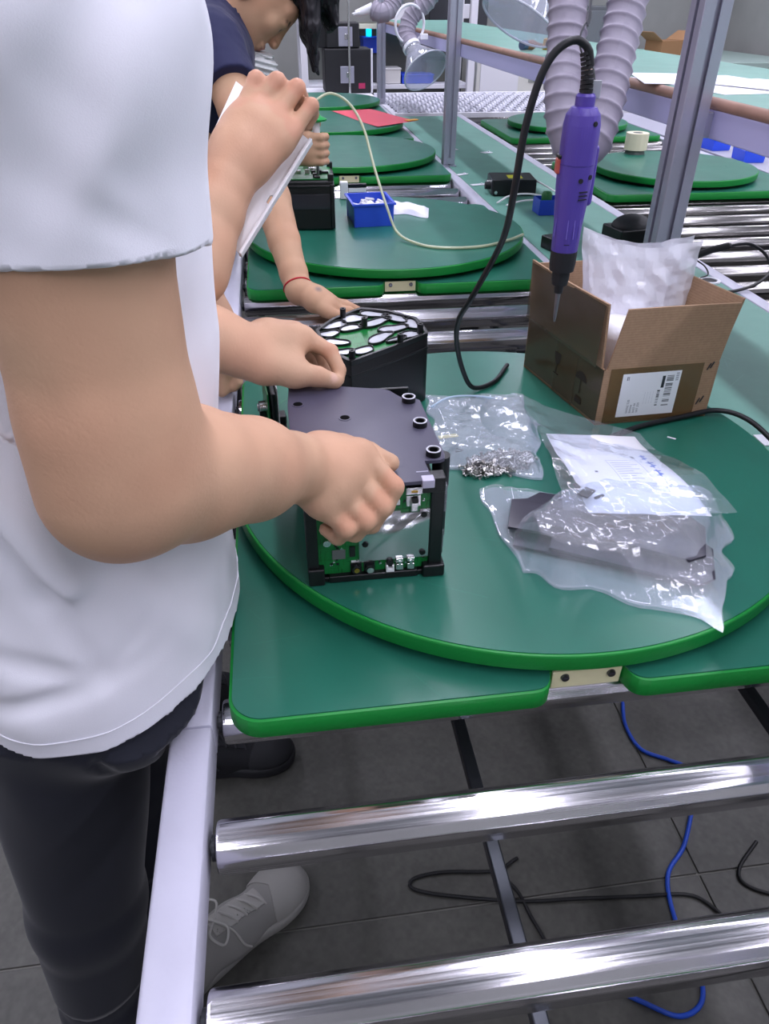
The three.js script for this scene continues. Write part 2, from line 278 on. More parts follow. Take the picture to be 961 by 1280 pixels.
// the unit being assembled: open black chassis with its front circuit board
{
  const d = thing('power_unit_chassis', 'open black electronics unit with green circuit board and silver shield facing out', 'electronics', [.004, DISC_T + .001, -.556]);
  const W = .128, H = .112, Dp = .196;
  obj('chassis', [span(.002, W, 0, .006, -Dp, -.001, .0015), span(0, .008, 0, H, -Dp, -.004, .0015), span(W - .012, W, .004, H - .02, -Dp, -.024, .002), span(.002, W, .004, H, -Dp, -Dp + .004, .001),
    span(.0, .016, 0, .02, -.016, .004, .002), span(.112, .134, 0, .014, -.02, .004, .002), span(.02, .108, 0, .008, -.012, .001, .0015), span(0, .011, .01, H, -.012, .0, .0015),
    span(.118, .131, .01, .105, -.012, .0, .0015), span(.109, .131, .098, .114, -.014, .001, .0015), span(.010, .120, .104, .112, -.012, -.004, .001)], G.black, d);
  for (const [z0, z1, y] of [[-.045, -.03, .114]]) obj('screw_post', [cyl(.0085, .0085, .034, .134, .098, -.038, 'y', 24), cyl(.0075, .0075, .05, .133, .05, -.034, 'y', 20), cyl(.0065, .0065, .03, .132, .02, -.03, 'y', 20), box(.006, .08, .02, .129, .055, -.034, .002)], G.black, d);
  obj('lens_strip', [box(.003, .03, .012, .134, .083, -.016, .0012), box(.003, .02, .008, .133, .035, -.014, .0012)], M(0xd5d8de, { transmission: .8, roughness: .15, thickness: 0 }), d);
  const b = obj('circuit_board', span(.011, .119, .008, .106, -.0062, -.0046), E1.pcb, d);
  // silver shield with notched top edge
  const sh = poly([[.050, .022], [.118, .022], [.118, .079], [.108, .079], [.108, .076], [.090, .076], [.090, .079], [.050, .079]]);
  const shield = obj('shield_plate', extrudeZ(sh, -.0042, -.0018, .0004), E1.shield, b);
  for (const [x, y] of [[.056, .043], [.112, .073], [.112, .028]]) obj('screw', [cyl(.0033, .0028, .0016, x, y, -.0012, 'z', 18), ring(.0022, .0016, .0007, x, y, -.0003, 'z', 12)], G.black, shield);
  const add = (n, g, m) => obj(n, g, m, b);
  add('usb_port', [span(.094, .110, .097, .105, -.006, .0005, .001), span(.096, .108, .0985, .1035, .0003, .0008)], E1.tin); add('usb_tongue', span(.099, .105, .1, .102, .0006, .0012), E1.gold);
  add('metal_tab', [span(.095, .109, .082, .094, -.0046, -.003, .0005), span(.099, .106, .078, .09, -.003, .0005, .001)], E1.tin); add('black_button', span(.100, .106, .088, .093, -.002, .0012, .0006), E1.ic);
  add('white_connector', span(.079, .089, .086, .091, -.0046, -.001, .0006), E1.plasticWhite);
  add('processor', [span(.024, .037, .026, .037, -.0046, -.0032, .0004)], E1.chip);
  for (const [x, y, r] of [[.0195, .049, .0036]]) add('capacitor', [cyl(r, r, .006, x, y, -.0018, 'z', 18), cyl(r * .9, r * .9, .0004, x, y, .0013, 'z', 18)], E1.tin);
  for (const [x, y] of [[.047, .0145], [.060, .0145]]) { add('capacitor', [cyl(.0045, .0045, .007, x, y, -.0015, 'z', 20), box(.011, .011, .0015, x, y, -.0038, .0004)], E1.ic); }
  add('capacitor_top', cyl(.0034, .0034, .0008, .0605, .0135, .0022, 'z', 18), E1.tin); add('inductor', cyl(.0026, .0026, .001, .0472, .0145, .0022, 'z', 14), E1.gold);
  add('paper_label', span(.0425, .060, .0195, .0225, -.0046, -.0043), E1.plasticWhite);
  add('switch_holder', [span(.076, .084, .009, .013, -.0046, .002, .0005), span(.076, .078, .012, .017, -.0046, .002, .0005), span(.082, .084, .012, .017, -.0046, .002, .0005)], E1.plasticWhite);
  add('trimmer', cyl(.0036, .0036, .005, .080, .0185, -.002, 'z', 18), E1.ic);
  for (const x of [.0895, .1005]) add('tact_switch', [span(x - .0036, x + .0036, .010, .017, -.0046, .001, .0006), span(x - .0036, x + .0036, .019, .0235, -.0046, .0005, .0006), span(x - .0012, x + .0012, .016, .021, -.0046, .0012)], E1.tin);
  add('driver_chip', span(.041, .0465, .028, .040, -.0046, -.0028, .0003), E1.ic);
  const r = rngOf(44); const bits = [[], []];
  for (let k = 0; k < 90; k++) { const x = .014 + r() * .10, y = .012 + r() * .09, w = .0012 + r() * .0018, h = .0008 + r() * .0014; if (x > .048 && y > .02 && y < .081) continue; bits[k % 2].push(box(w, h, .0012, x, y, -.0042)); }
  add('chip_components', bits[0], E1.ic).userData.kind = 'stuff'; add('chip_resistors', bits[1], E1.tin).userData.kind = 'stuff';
  obj('battery_block', span(.012, .112, .008, .098, -.188, -.02, .004), G.blackSoft, d);
}
// cover plate held in both hands, laid on the unit
{
  const c = thing('cover_plate', 'flat dark grey plastic cover being fitted on the black unit by two hands', 'cover', [0, .9885, 0]);
  const P = [[-.001, .762], [.030, .757], [.059, .749], [.100, .738], [.108, .733], [.114, .722], [.119, .7135], [.132, .711], [.137, .706], [.1405, .592], [.139, .584], [.134, .581], [.1195, .581], [.121, .5475], [.087, .5465], [.007, .5515], [.003, .60], [-.003, .640], [-.004, .71]];
  const s = poly(P);
  obj('plate', slab(s, .0, .004, .0007, 2, 20), E1.cover, c);
  for (const [x, z] of [[.0535, -.675], [.007, -.711]]) { const h = obj('screw_hole', cyl(.005, .005, .0006, x, .0043, z), M(0x040405, { roughness: .9, specularIntensity: .2 }), c); obj('hole_rim', ring(.0066, .005, .0006, x, .0043, z), E1.cover, h); }
  obj('front_tab', [span(.111, .1225, -.004, .0045, -.556, -.546, .001), span(.108, .119, .0035, .0046, -.5625, -.5615)], M(0xb9b6cc, { roughness: .3 }), c);
  for (const [x, z] of [[.1245, -.704], [.127, -.649], [.1295, -.591]]) { const q = obj('screw_boss', [ring(.0073, .0045, .006, x, .0065, z)], G.black, c); obj('boss_ring', ring(.0071, .0056, .0006, x, .0098, z), M(0xcfd0da, { roughness: .25, metalness: .4 }), q); obj('boss_hole', cyl(.0046, .0046, .001, x, .0045, z), G.blackSoft, q); }
}
// closed-cell style unit standing on its side, used twice: black shell with the board and foil pockets on top
function cellUnit(label, at, turn, seed) {
  const d = thing('battery_unit', label, 'electronics', at, turn);
  const P = [[-.040, -.100], [.071, -.020], [.066, .040], [.030, .075], [-.008, .090], [-.052, .052], [-.078, .010], [-.070, -.055]];
  const sm = (pts) => { const c = new THREE.CatmullRomCurve3(pts.map(p => V(p[0], p[1], 0)), true, 'catmullrom', .12); return c.getPoints(72).map(p => [p.x, p.y]); };
  const outer = sm(P), inner = sm(P.map(([x, y]) => [x * .93, y * .92]));
  obj('shell', slab(poly(outer), 0, .094, .0025, 2), G.black, d);
  const rim = poly(outer); rim.holes.push(new THREE.Path(inner.map(q => new THREE.Vector2(...q)))); obj('rim', slab(rim, .0935, .1005, .0008), G.black, d);
  obj('groove', slab(poly(sm(P.map(([x, y]) => [x * 1.012, y * 1.012]))), .078, .081, .0006), G.black, d);
  obj('top_board', slab(poly(inner), .0935, .0953), E1.pcb, d);
  const foil = M(0xe9ecf4, { roughness: .16, metalness: .25, map: rep(cloudTex, 20) }), r = rngOf(seed);
  const blobs = [[-.050, .030, .017, .012, .7], [-.060, .0, .012, .012, .2], [-.022, .052, .021, .012, .7], [.008, .066, .018, .012, -.6], [.036, .048, .019, .012, -.6], [.056, .022, .010, .016, .1], [.006, .034, .024, .011, .5], [.028, .008, .019, .012, .5], [.048, -.016, .017, .009, .6], [-.028, .018, .019, .009, .6], [.006, -.022, .021, .011, .7], [-.052, -.030, .014, .011, -.4], [-.046, -.064, .013, .010, .3], [-.022, -.062, .020, .008, .65], [.028, -.030, .014, .007, .65]];
  for (const [x, y, a, b, t] of blobs) {
    const pts = []; for (let k = 0; k < 28; k++) { const q = k / 28 * 6.2832, w = 1 + .18 * Math.sin(2 * q + r() * .1 + x * 90) + .10 * Math.sin(3 * q + y * 200), px = a * w * Math.cos(q), py = b * w * Math.sin(q); pts.push([x + px * Math.cos(t) - py * Math.sin(t), y + px * Math.sin(t) + py * Math.cos(t)]); }
    const cx = x, cy = y, grow = k => pts.map(([u, v]) => [cx + (u - cx) * k, cy + (v - cy) * k]);
    const wall = poly(grow(1.1)); wall.holes.push(new THREE.Path(pts.map(q => new THREE.Vector2(...q))));
    const pk = obj('cell_pocket', slab(wall, .095, .0992, .0004, 1), G.black, d); obj('foil', slab(poly(pts), .0952, .0972, .0006, 1), foil, pk);
  }
  for (const [x, y] of [[-.036, .060], [-.010, .020], [.030, -.044], [.062, -.012], [-.038, -.090]]) obj('standoff', ring(.0042, .0022, .016, x, .1025, -y), G.black, d);
  return d;
}
cellUnit('black shelled unit with silver foil pockets on top, just behind the grey cover', [.118, DISC_T + .001, -.955], 0, 9);
// unit on the second turntable
{
  const d = thing('battery_unit', 'black boxy unit beside the blue tray with circuit board on top', 'electronics', [.076, DISC_T + .001, -1.95], -.06);
  obj('shell', [box(.132, .112, .165, 0, .057, 0, .006), box(.137, .006, .17, 0, .10, 0, .002), box(.01, .10, .174, .063, .055, 0, .003)], G.black, d);
  obj('wrap_band', box(.1335, .045, .166, -.002, .066, 0, .008), M(0x2a2b33, { roughness: .25 }), d);
  const b = obj('top_board', box(.120, .002, .152, 0, .1142, 0), E1.pcb, d);
  const r = rngOf(8); for (let k = 0; k < 16; k++) obj('board_part', box(.008 + r() * .014, .004 + r() * .008, .008 + r() * .016, -.05 + r() * .1, .118, -.065 + r() * .13, .001), k % 3 ? (k % 2 ? E1.tin : E1.plasticWhite) : E1.ic, b);
  obj('corner_post', [box(.014, .016, .014, .06, .118, .075, .002), box(.014, .016, .014, -.06, .118, .075, .002), box(.014, .016, .014, .06, .118, -.075, .002)], G.black, d);
}
{
  const d = thing('plug_connector', 'white connector block with a striped black and white lead behind the blue tray', 'connector', [.19, DISC_T + .001, -2.195]);
  obj('block', box(.022, .045, .02, 0, .0228, 0, .003), E1.plasticWhite, d);
  obj('lead', [box(.052, .010, .012, .037, .012, 0, .002), box(.052, .010, .012, .037, .034, 0, .002)], G.black, d); obj('lead_core', box(.05, .012, .010, .037, .0228, 0, .002), E1.plasticWhite, d);
}
{
  const d = thing('circuit_module', 'small upright open circuit module left of the black shelled unit', 'electronics', [-.028, DISC_T + .001, -.865], .1);
  obj('frame', [box(.044, .006, .09, 0, .003, 0, .002), box(.006, .075, .09, .003, .04, 0, .002), box(.02, .012, .02, .012, .012, -.02, .002)], G.black, d);
  const b = obj('circuit_board', box(.0016, .066, .08, -.0035, .043, 0), E1.pcb, d);
  obj('side_plate', box(.0016, .07, .05, .0085, .045, .01, .0005), E1.plasticWhite, d); obj('coil', [cyl(.006, .006, .01, -.008, .05, .02, 'x', 18), cyl(.005, .005, .012, -.008, .03, -.02, 'x', 18)], E1.tin, b); obj('relay', box(.009, .02, .014, -.0085, .036, .0, .001), E1.ic, b);
}
// ---------------------------------------------------------------- cardboard box, open, flaps up
{
  const cb = dataTex(512, (u, v) => { const k = .9 + .12 * (fA(u, v) - .5) + .08 * (fine(u, v) - .5) + .03 * Math.sin(v * 6.2832 * 60); return [k, k * .995, k * .98]; });
  const card = M(0xad8d70, { roughness: .8, map: rep(cb, 5) }), edgeC = M(0x9b7857, { roughness: .9, map: rep(cb, 12) });
  const d = thing('cardboard_box', 'open brown cardboard box with flaps up and a white shipping label', 'box', [.381, DISC_T + .001, -.936], .0);
  // near-left foot (.401,-.833), right foot (.562,-.840), far-left foot (.362,-1.031)
  const K = [[.020, .103], [.181, .096], [.142, -.102], [-.019, -.095]]; // corners x,z  near-left, near-right, far-right, far-left
  const H = .079, t = .003;
  const wall = (a, b, y0, y1, i0 = 0, i1 = 0, lean = 0, wob = 0) => grid3(a, b, y0, y1, i0, i1, lean, wob, t);
  function grid3(a, b, y0, y1, in0, in1, lean, wob, th) { // panel between ground points a and b with thickness, trapezoid insets and outward lean
    const dx = b[0] - a[0], dz = b[1] - a[1], L = Math.hypot(dx, dz), nx = -dz / L, nz = dx / L, n = 10, m = 6, pos = [], idx = [];
    for (const s of [0, 1]) for (let j = 0; j <= m; j++) for (let i = 0; i <= n; i++) { const v = j / m, l0 = in0 * v / L, l1 = 1 - in1 * v / L, u = lerp(l0, l1, i / n); const off = -lean * v + (s ? th : 0) + wob * Math.sin(u * 3.1) * v; pos.push(a[0] + dx * u + nx * off, lerp(y0, y1, v), a[1] + dz * u + nz * off); }
    const S = (n + 1) * (m + 1), q = (a, b, c, d) => idx.push(a, b, c, a, c, d);
    for (let j = 0; j < m; j++) for (let i = 0; i < n; i++) { const k = j * (n + 1) + i; q(k + n + 1, k + n + 2, k + 1, k); q(S + k, S + k + 1, S + k + n + 2, S + k + n + 1); }
    for (let i = 0; i < n; i++) { const k = m * (n + 1) + i; q(k + 1, k, S + k, S + k + 1); q(i, i + 1, S + i + 1, S + i); }
    for (let j = 0; j < m; j++) { const k = j * (n + 1); q(k, S + k, S + k + n + 1, k + n + 1); const e = k + n; q(e + n + 1, S + e + n + 1, S + e, e); }
    const g = new THREE.BufferGeometry(); g.setAttribute('position', new THREE.Float32BufferAttribute(pos, 3)); g.setIndex(idx); return toCreasedNormals(g, .5);
  }
  const [A, B, C, D] = K;
  obj('front_wall', wall(B, A, 0, H), card, d); obj('side_wall', wall(A, D, 0, H), card, d); obj('back_wall', wall(D, C, 0, H), card, d); obj('side_wall', wall(C, B, 0, H), card, d);
  const bs = new THREE.Shape([[A[0], -A[1]], [B[0], -B[1]], [C[0], -C[1]], [D[0], -D[1]]].map(q => new THREE.Vector2(...q))); obj('base_panel', slab(bs, .0, .003), edgeC, d);
  obj('front_flap', wall([B[0] - .001, B[1]], [A[0] + .004, A[1]], H, H + .080, -.006, .012, .004, .002), card, d);
  obj('side_flap', wall([A[0] - .002, A[1] - .006], [D[0], D[1]], H, H + .085, 0, 0, .006, -.003), card, d);
  obj('back_flap', wall(D, C, H, H + .078, .004, .004, .006), card, d);
  obj('side_flap', wall(C, [B[0], B[1] - .004], H, H + .082, .006, 0, .016, .003), card, d);
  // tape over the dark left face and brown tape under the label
  const tape = M(0x6f5536, { roughness: .22, transparent: true, opacity: .82, clearcoat: .5 });
  const onFace = (a, b, u0, u1, y0, y1, off, m, name, wobble = 0) => { const L = Math.hypot(b[0] - a[0], b[1] - a[1]), ux = (b[0] - a[0]) / L, uz = (b[1] - a[1]) / L, nx = uz, nz = -ux; const g = grid(12, 8, (u, v) => { const s = lerp(u0, u1, u), o = off + wobble * N3(u * 9, v * 9, 3); return [a[0] + ux * s + nx * o, lerp(y0, y1, v), a[1] + uz * s + nz * o]; }); const q = obj(name, g, m, d, true); return q; };
  onFace(B, A, .022, .152, .003, .080, .0006, tape, 'packing_tape');
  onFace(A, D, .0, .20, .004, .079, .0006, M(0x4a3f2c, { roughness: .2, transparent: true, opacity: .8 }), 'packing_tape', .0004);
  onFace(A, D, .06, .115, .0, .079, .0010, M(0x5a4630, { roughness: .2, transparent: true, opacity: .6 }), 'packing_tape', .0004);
  // shipping label (writing in rows, bars)
  const lab = canvasTex(512, 400, (c, w, h) => {
    c.fillStyle = '#eef0f4'; c.fillRect(0, 0, w, h); const r = rngOf(21); c.fillStyle = '#3a3d48';
    c.save(); c.translate(40, 330); c.rotate(-Math.PI / 2); c.font = '26px sans-serif'; ['SHENZ 52B', 'BN5A4', '84ZE 0A', 'SNT 250'].forEach((s, i) => c.fillText(s, -40, 60 + i * 30)); c.fillStyle = '#8d92a2'; c.font = '17px sans-serif'; for (let i = 0; i < 4; i++) c.fillText('--- -- ------ --- ---', 40, 190 + i * 24); c.restore();
    c.fillStyle = '#23252c'; let y = 40; while (y < 330) { const b = 2 + Math.floor(r() * 7); c.fillRect(392, y, 62, b); y += b + 2 + r() * 9; if (r() < .12) y += 16; }
    c.fillRect(352, 40, 26, 110); for (let i = 0; i < 9; i++) c.fillRect(330, 170 + i * 17, 24, 4 + r() * 8); c.fillStyle = '#5a5e6c'; for (let i = 0; i < 6; i++) c.fillRect(470, 20 + i * 13, 26, 5); c.fillRect(40, 26, 8, 34); c.fillRect(54, 26, 5, 34);
  });
  onFace(B, A, .134, .052, .010, .072, .0011, M(0xffffff, { map: lab, roughness: .35 }), 'shipping_label');
  // printed handling marks on the shaded side, staples
  const ink = M(0x2a2118, { roughness: .8 });
  const fx = (s, y) => { const L = Math.hypot(D[0] - A[0], D[1] - A[1]); const ux = (D[0] - A[0]) / L, uz = (D[1] - A[1]) / L; return [A[0] + ux * s + uz * .0013, y, A[1] + uz * s - ux * .0013]; };
  const flat = (pts) => { const g = new THREE.BufferGeometry(), q = []; for (let i = 1; i < pts.length - 1; i++) q.push(...fx(...pts[0]), ...fx(...pts[i]), ...fx(...pts[i + 1])); g.setAttribute('position', new THREE.Float32BufferAttribute(q, 3)); g.computeVertexNormals(); return clean(g); };
  const um = []; for (let k = 0; k <= 10; k++) { const a = Math.PI * k / 10; um.push([.046 + .014 * Math.cos(a), .046 + .012 * Math.sin(a)]); }
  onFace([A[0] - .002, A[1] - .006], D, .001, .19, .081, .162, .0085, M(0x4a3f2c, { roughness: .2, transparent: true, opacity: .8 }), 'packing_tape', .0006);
  obj('umbrella_mark', [flat(um), flat([[.0452, .026], [.0468, .026], [.0468, .048], [.0452, .048]]), flat([[.038, .020], [.054, .020], [.054, .0215], [.038, .0215]]), flat([[.038, .012], [.054, .012], [.054, .0185], [.038, .0185]])], ink, d);
  obj('glass_mark', [flat([[.10, .060], [.118, .060], [.116, .048], [.111, .043], [.107, .043], [.102, .048]]), flat([[.108, .030], [.110, .030], [.110, .044], [.108, .044]]), flat([[.102, .028], [.116, .028], [.116, .030], [.102, .030]])], ink, d);
  for (const [s, y] of [[.146, .074], [.150, .076], [.143, .024], [.148, .027]]) { const u = 1 - (.161 - s) / .161; obj('staple', tube([[B[0] - (.161 - s) - .001, y - .004, B[1] + .0015], [B[0] - (.161 - s) + .002, y + .004, B[1] + .0018]], .0009, 4, 5), G.darkIron, d); }
}
// ---------------------------------------------------------------- plastic film
const film = (o = {}) => M(0xf4f8ff, { transmission: .76, thickness: 0, roughness: .12, ior: 1.45, specularIntensity: 1, clearcoat: .6, clearcoatRoughness: .12, ...o });
const tri = x => { const f = x - Math.floor(x); return f < .5 ? f * 2 : 2 - f * 2; };
function crumple(seed, n = 7) { const r = rngOf(seed), D = []; for (let k = 0; k < n; k++) { const a = r() * 6.283; D.push([Math.cos(a), Math.sin(a), k < 4 ? 1.6 + 3 * r() : 4 + 6 * r(), r(), .4 + r()]); } return (x, z) => { let s = 0, t = 0; const wx = .05 * N3(x * 3, z * 3, seed), wz = .05 * N3(x * 3, z * 3, seed + 9); for (const [c, q, f, p, a] of D) { s += a / Math.sqrt(f) * Math.pow(tri((c * (x + wx) + q * (z + wz)) * f + p), 1.25); t += a / Math.sqrt(f); } return s / t; }; }
// loose bag lying over things: quad corners in plan, height field for the upper sheet
function bagSheet(Q, hgt, seed, amp, rag = .004, n = 84) {
  const cr = crumple(seed, 9), r = noise3(seed + 1);
  const P = (u, v) => { const x = lerp(lerp(Q[0][0], Q[1][0], u), lerp(Q[3][0], Q[2][0], u), v), z = lerp(lerp(Q[0][1], Q[1][1], u), lerp(Q[3][1], Q[2][1], u), v); const e = rag * (1 - Math.min(1, 6 * Math.min(u, 1 - u, v, 1 - v))); return [x + e * 2 * r(x * 40, z * 40, 1), z + e * 2 * r(x * 40, z * 40, 5)]; };
  const top = grid(n, n, (u, v) => { const [x, z] = P(u, v), m = smooth(0, .10, Math.min(u, 1 - u, v, 1 - v)), h = hgt(x, z, u, v); return [x, DISC_T + .0022 + Math.max(h, 0) * m + amp * (.25 + .75 * m) * cr(x * 6, z * 6) + .0012, z]; });
  const bot = grid(24, 24, (u, v) => { const [x, z] = P(u, v); return [x, DISC_T + .0016, z]; }); return [toCreasedNormals(top, .35), bot];
}
const bump2 = (x, z, cx, cz, rx, rz, h) => { const d = ((x - cx) / rx) ** 2 + ((z - cz) / rz) ** 2; return d < 1 ? h * Math.pow(1 - d, .6) : 0; };
// bag of screws
{
  const Q = [[.196, -.942], [.335, -.925], [.288, -.706], [.176, -.752]];
  const bag = thing('zip_bag', 'small clear zip bag of silver screws beside the black unit', 'bag');
  const f = film(); obj('film', bagSheet(Q, (x, z) => bump2(x, z, .243, -.752, .062, .052, .017) + bump2(x, z, .30, -.85, .05, .07, .014), 31, .010), f, bag);
  obj('zip_strip', tube([[.192, DISC_T + .006, -.905], [.22, DISC_T + .010, -.922], [.255, DISC_T + .009, -.925], [.285, DISC_T + .012, -.905]], .0013, 30, 6), M(0xdcefff, { transmission: .4, thickness: 0, roughness: .3 }), bag);
  const pm = M(0x15161a, { roughness: .6 }); const mark = (cx, cz, y, s, k) => { const p = []; for (let i = 0; i < k; i++) { const a = i / k * 6.2832 + .3; p.push([cx + s * Math.cos(a), y, cz + s * Math.sin(a)]); } const g = []; for (let i = 0; i < k; i++) g.push(tube([p[i], p[(i + 1) % k]], .0005, 2, 4)); return g; };
  obj('recycling_mark', [...mark(.199, -.766, DISC_T + .0165, .0055, 3)], pm, bag); obj('printed_mark', [...mark(.218, -.7285, DISC_T + .0165, .0075, 4), ...mark(.218, -.7285, DISC_T + .0165, .004, 5)], pm, bag);
  const r = rngOf(77), sg = join([cyl(.0011, .0011, .009, 0, 0, 0, 'x', 7), cyl(.0026, .0022, .0016, -.0048, 0, 0, 'x', 9)]);
  const im = new THREE.InstancedMesh(sg, M(0xc9c7c4, { metalness: 1, roughness: .28 }), 300); im.name = numbered('loose_screws'); const o = new THREE.Object3D();
  for (let k = 0; k < 300; k++) { const a = r() * 6.283, q = Math.sqrt(r()), x = .245 + .046 * q * Math.cos(a), z = -.7475 + .026 * q * Math.sin(a) - .15 * (x - .245); o.position.set(x, DISC_T + .004 + (1 - q) * .008 * r() + .002 * r(), z); o.rotation.set(r() * 6, r() * 6, (r() - .5) * .7); o.updateMatrix(); im.setMatrixAt(k, o.matrix); }
  im.castShadow = im.receiveShadow = true; im.userData = { label: 'heap of tiny silver screws inside the clear zip bag', category: 'screws', kind: 'stuff' }; scene.add(im);
}
// dark covers in a bag
{
  const Q = [[.208, -.700], [.470, -.612], [.374, -.446], [.214, -.545]];
  const g0 = (() => { const s = poly([[-.080, -.036], [.066, -.039], [.080, -.024], [.076, .024], [.060, .038], [-.054, .040], [-.066, .024], [-.083, .018]]); const h = new THREE.Path(); h.absellipse(-.03, .0, .006, .006, 0, 6.2832, true); s.holes.push(h); const h2 = new THREE.Path(); h2.absellipse(.045, .012, .005, .005, 0, 6.2832, true); s.holes.push(h2); return uvm(slab(s, 0, .0035, .0006)); })();
  const dk = M(0x34323f, { roughness: .35 });
  [[.305, .0015, -.582, -.46, 0, 0], [.338, .0062, -.562, -.52, .01, .0], [.304, .0115, -.606, -.40, -.01, .01], [.340, .0165, -.588, -.54, .01, -.01]].forEach(([x, y, z, t, rx, rz], i) => {
    const m = new THREE.Mesh(g0, dk); m.name = numbered('plastic_cover'); m.position.set(x, DISC_T + .002 + y, z); m.rotation.set(rx, t, rz, 'YXZ'); m.castShadow = m.receiveShadow = true; scene.add(m); tag(m, ['lowest dark grey plastic cover in the wrinkled clear bag', 'second dark plastic cover up from the bottom of the clear bag', 'dark plastic cover just beneath the top one in the clear bag', 'topmost dark grey plastic cover in the wrinkled clear bag'][i], 'cover', 'dark covers in the clear bag');
  });
  const bag = thing('clear_bag', 'wrinkled clear plastic bag with dark grey covers inside', 'bag');
  obj('film', bagSheet(Q, (x, z) => .031 * (1 - smooth(.82, 1.35, Math.hypot((x - .328) * Math.cos(.45) - (z + .583) * Math.sin(.45), ((x - .328) * Math.sin(.45) + (z + .583) * Math.cos(.45)) * 2) / .125)) + .004, 52, .015, .005, 110), film({ roughness: .1, transmission: .78 }), bag);
}
// white pouch in a bag leaning on the dark covers
{
  const p = thing('white_pouch', 'flat white padded pouch with blue handwriting in clear film, on the bag of covers', 'pouch', [0, 0, 0]);
  const print = canvasTex(512, 512, (c, w, h) => { c.fillStyle = '#ffffff'; c.fillRect(0, 0, w, h); c.strokeStyle = '#9aa0b8'; c.lineWidth = 2; c.strokeRect(210, 120, 150, 170); c.fillStyle = '#b4b8cb'; for (let i = 0; i < 9; i++) c.fillRect(222, 138 + i * 16, 60 + (i * 37) % 66, 4); c.strokeStyle = '#4a6fd0'; c.lineWidth = 7; const zig = (x, y, s) => { c.beginPath(); c.moveTo(x, y); c.lineTo(x + s, y + s * .4); c.lineTo(x + s * .2, y + s * .9); c.lineTo(x + s * 1.2, y + s * 1.1); c.moveTo(x + s * .5, y - s * .2); c.lineTo(x + s * .6, y + s * 1.4); c.stroke(); }; zig(390, 110, 34); zig(395, 180, 30); zig(400, 240, 34); zig(402, 300, 26); c.fillStyle = '#6c6f7c'; c.fillRect(350, 300, 16, 22); c.fillRect(110, 190, 14, 10); });
  const Q = [[.322, -.800], [.432, -.778], [.420, -.568], [.296, -.590]], n = 40, nz = noise3(3);
  const f = (u, v, top) => { const x = lerp(lerp(Q[0][0], Q[1][0], u), lerp(Q[3][0], Q[2][0], u), v), z = lerp(lerp(Q[0][1], Q[1][1], u), lerp(Q[3][1], Q[2][1], u), v), e = Math.min(1, 14 * Math.min(u, 1 - u, v, 1 - v)); const base = DISC_T + lerp(.012, .0365, smooth(0, .8, v)); return [x, base + (top ? 1 : -1) * .0045 * Math.sqrt(e) + (top ? .0012 * nz(u * 7, v * 7, 1) : 0), z]; };
  obj('pouch', [grid(n, n, (u, v) => f(u, v, true)), grid(n, n, (u, v) => f(1 - u, v, false))], M(0xf0f0f6, { map: print, roughness: .5 }), p, true);
  const cr = crumple(88, 9), Q2 = [[.318, -.905], [.445, -.79], [.438, -.556], [.276, -.585]];
  obj('film', toCreasedNormals(grid(90, 90, (u, v) => { const x = lerp(lerp(Q2[0][0], Q2[1][0], u), lerp(Q2[3][0], Q2[2][0], u), v), z = lerp(lerp(Q2[0][1], Q2[1][1], u), lerp(Q2[3][1], Q2[2][1], u), v); const lft = 1 - smooth(.0, .30, u), base = DISC_T + lerp(.005, .043, smooth(.08, .75, v)); return [x - .01 * lft * v, base + .0028 + (.004 + .016 * lft) * cr(x * 5, z * 5) - .008 * smooth(.9, 1, v) * (1 - u), z]; }), .35), film({ roughness: .09, transmission: .88 }), p);
  obj('black_clip', [place(box(.018, .002, .012, 0, 0, 0, .0006), .300, DISC_T + .047, -.612, .7), place(box(.005, .002, .010, 0, 0, 0, .0006), .294, DISC_T + .0475, -.624, .2), place(box(.012, .0015, .003, 0, 0, 0), .310, DISC_T + .0475, -.602, .4)], G.black, p);
}
// bag standing in the cardboard box
{
  const b = thing('parts_bag', 'frosted plastic bag standing up out of the cardboard box', 'bag');
  const cr = crumple(19, 10);
  const sheet = (zoff, s) => grid(70, 70, (u, v) => { const x = lerp(.405, .553, u) + .012 * v * (u - .6) - .012 * (1 - v) * (u - .5) * 2, y = lerp(.935, 1.083, v) + v * (.016 * (1 - u) ** 2 - .012 * Math.sin(u * 3.1)), bulge = Math.sin(Math.PI * u) * (1 - v) * .030; return [x, y, -.935 + .055 * (v * .3 - .1) * 0 + zoff + s * bulge + .022 * (cr(u * .8, v * .8) - .5) - .02 * v]; });
  obj('film', [toCreasedNormals(sheet(.012, 1), .4), toCreasedNormals(sheet(-.012, -1), .4)], M(0xf4f5fd, { transmission: .3, thickness: 0, roughness: .18, clearcoat: .7, clearcoatRoughness: .15 }), b);
  obj('foam_padding', place(box(.112, .10, .13, 0, 0, 0, .016, 4), .465, .944, -.936, .12), M(0xeeeef4, { roughness: .6 }), b);
}
tag(obj('paper_scrap', place(box(.011, .0006, .0028), .488, DISC_T + .0015, -.786, -.7), G.white), 'tiny white paper scrap on the green disc near the box', 'scrap');
tag(obj('tape_strip', place(box(.026, .0006, .008), .200, DISC_T + .0014, -.828, .12), M(0xd7cf8c, { roughness: .5 })), 'short yellow tape strip on the disc beside the zip bag', 'tape');
tag(obj('power_cable', tube([[.405, DISC_T + .0048, -.792], [.458, DISC_T + .0048, -.816], [.524, DISC_T + .006, -.832], [.578, DISC_T + .009, -.838], [.610, DISC_T + .006, -.806], [.645, .852, -.74], [.70, .8345, -.68], [.80, .8345, -.62]], .0036, 70, 8), G.rubber), 'black cable running past the cardboard box off the disc', 'cable');
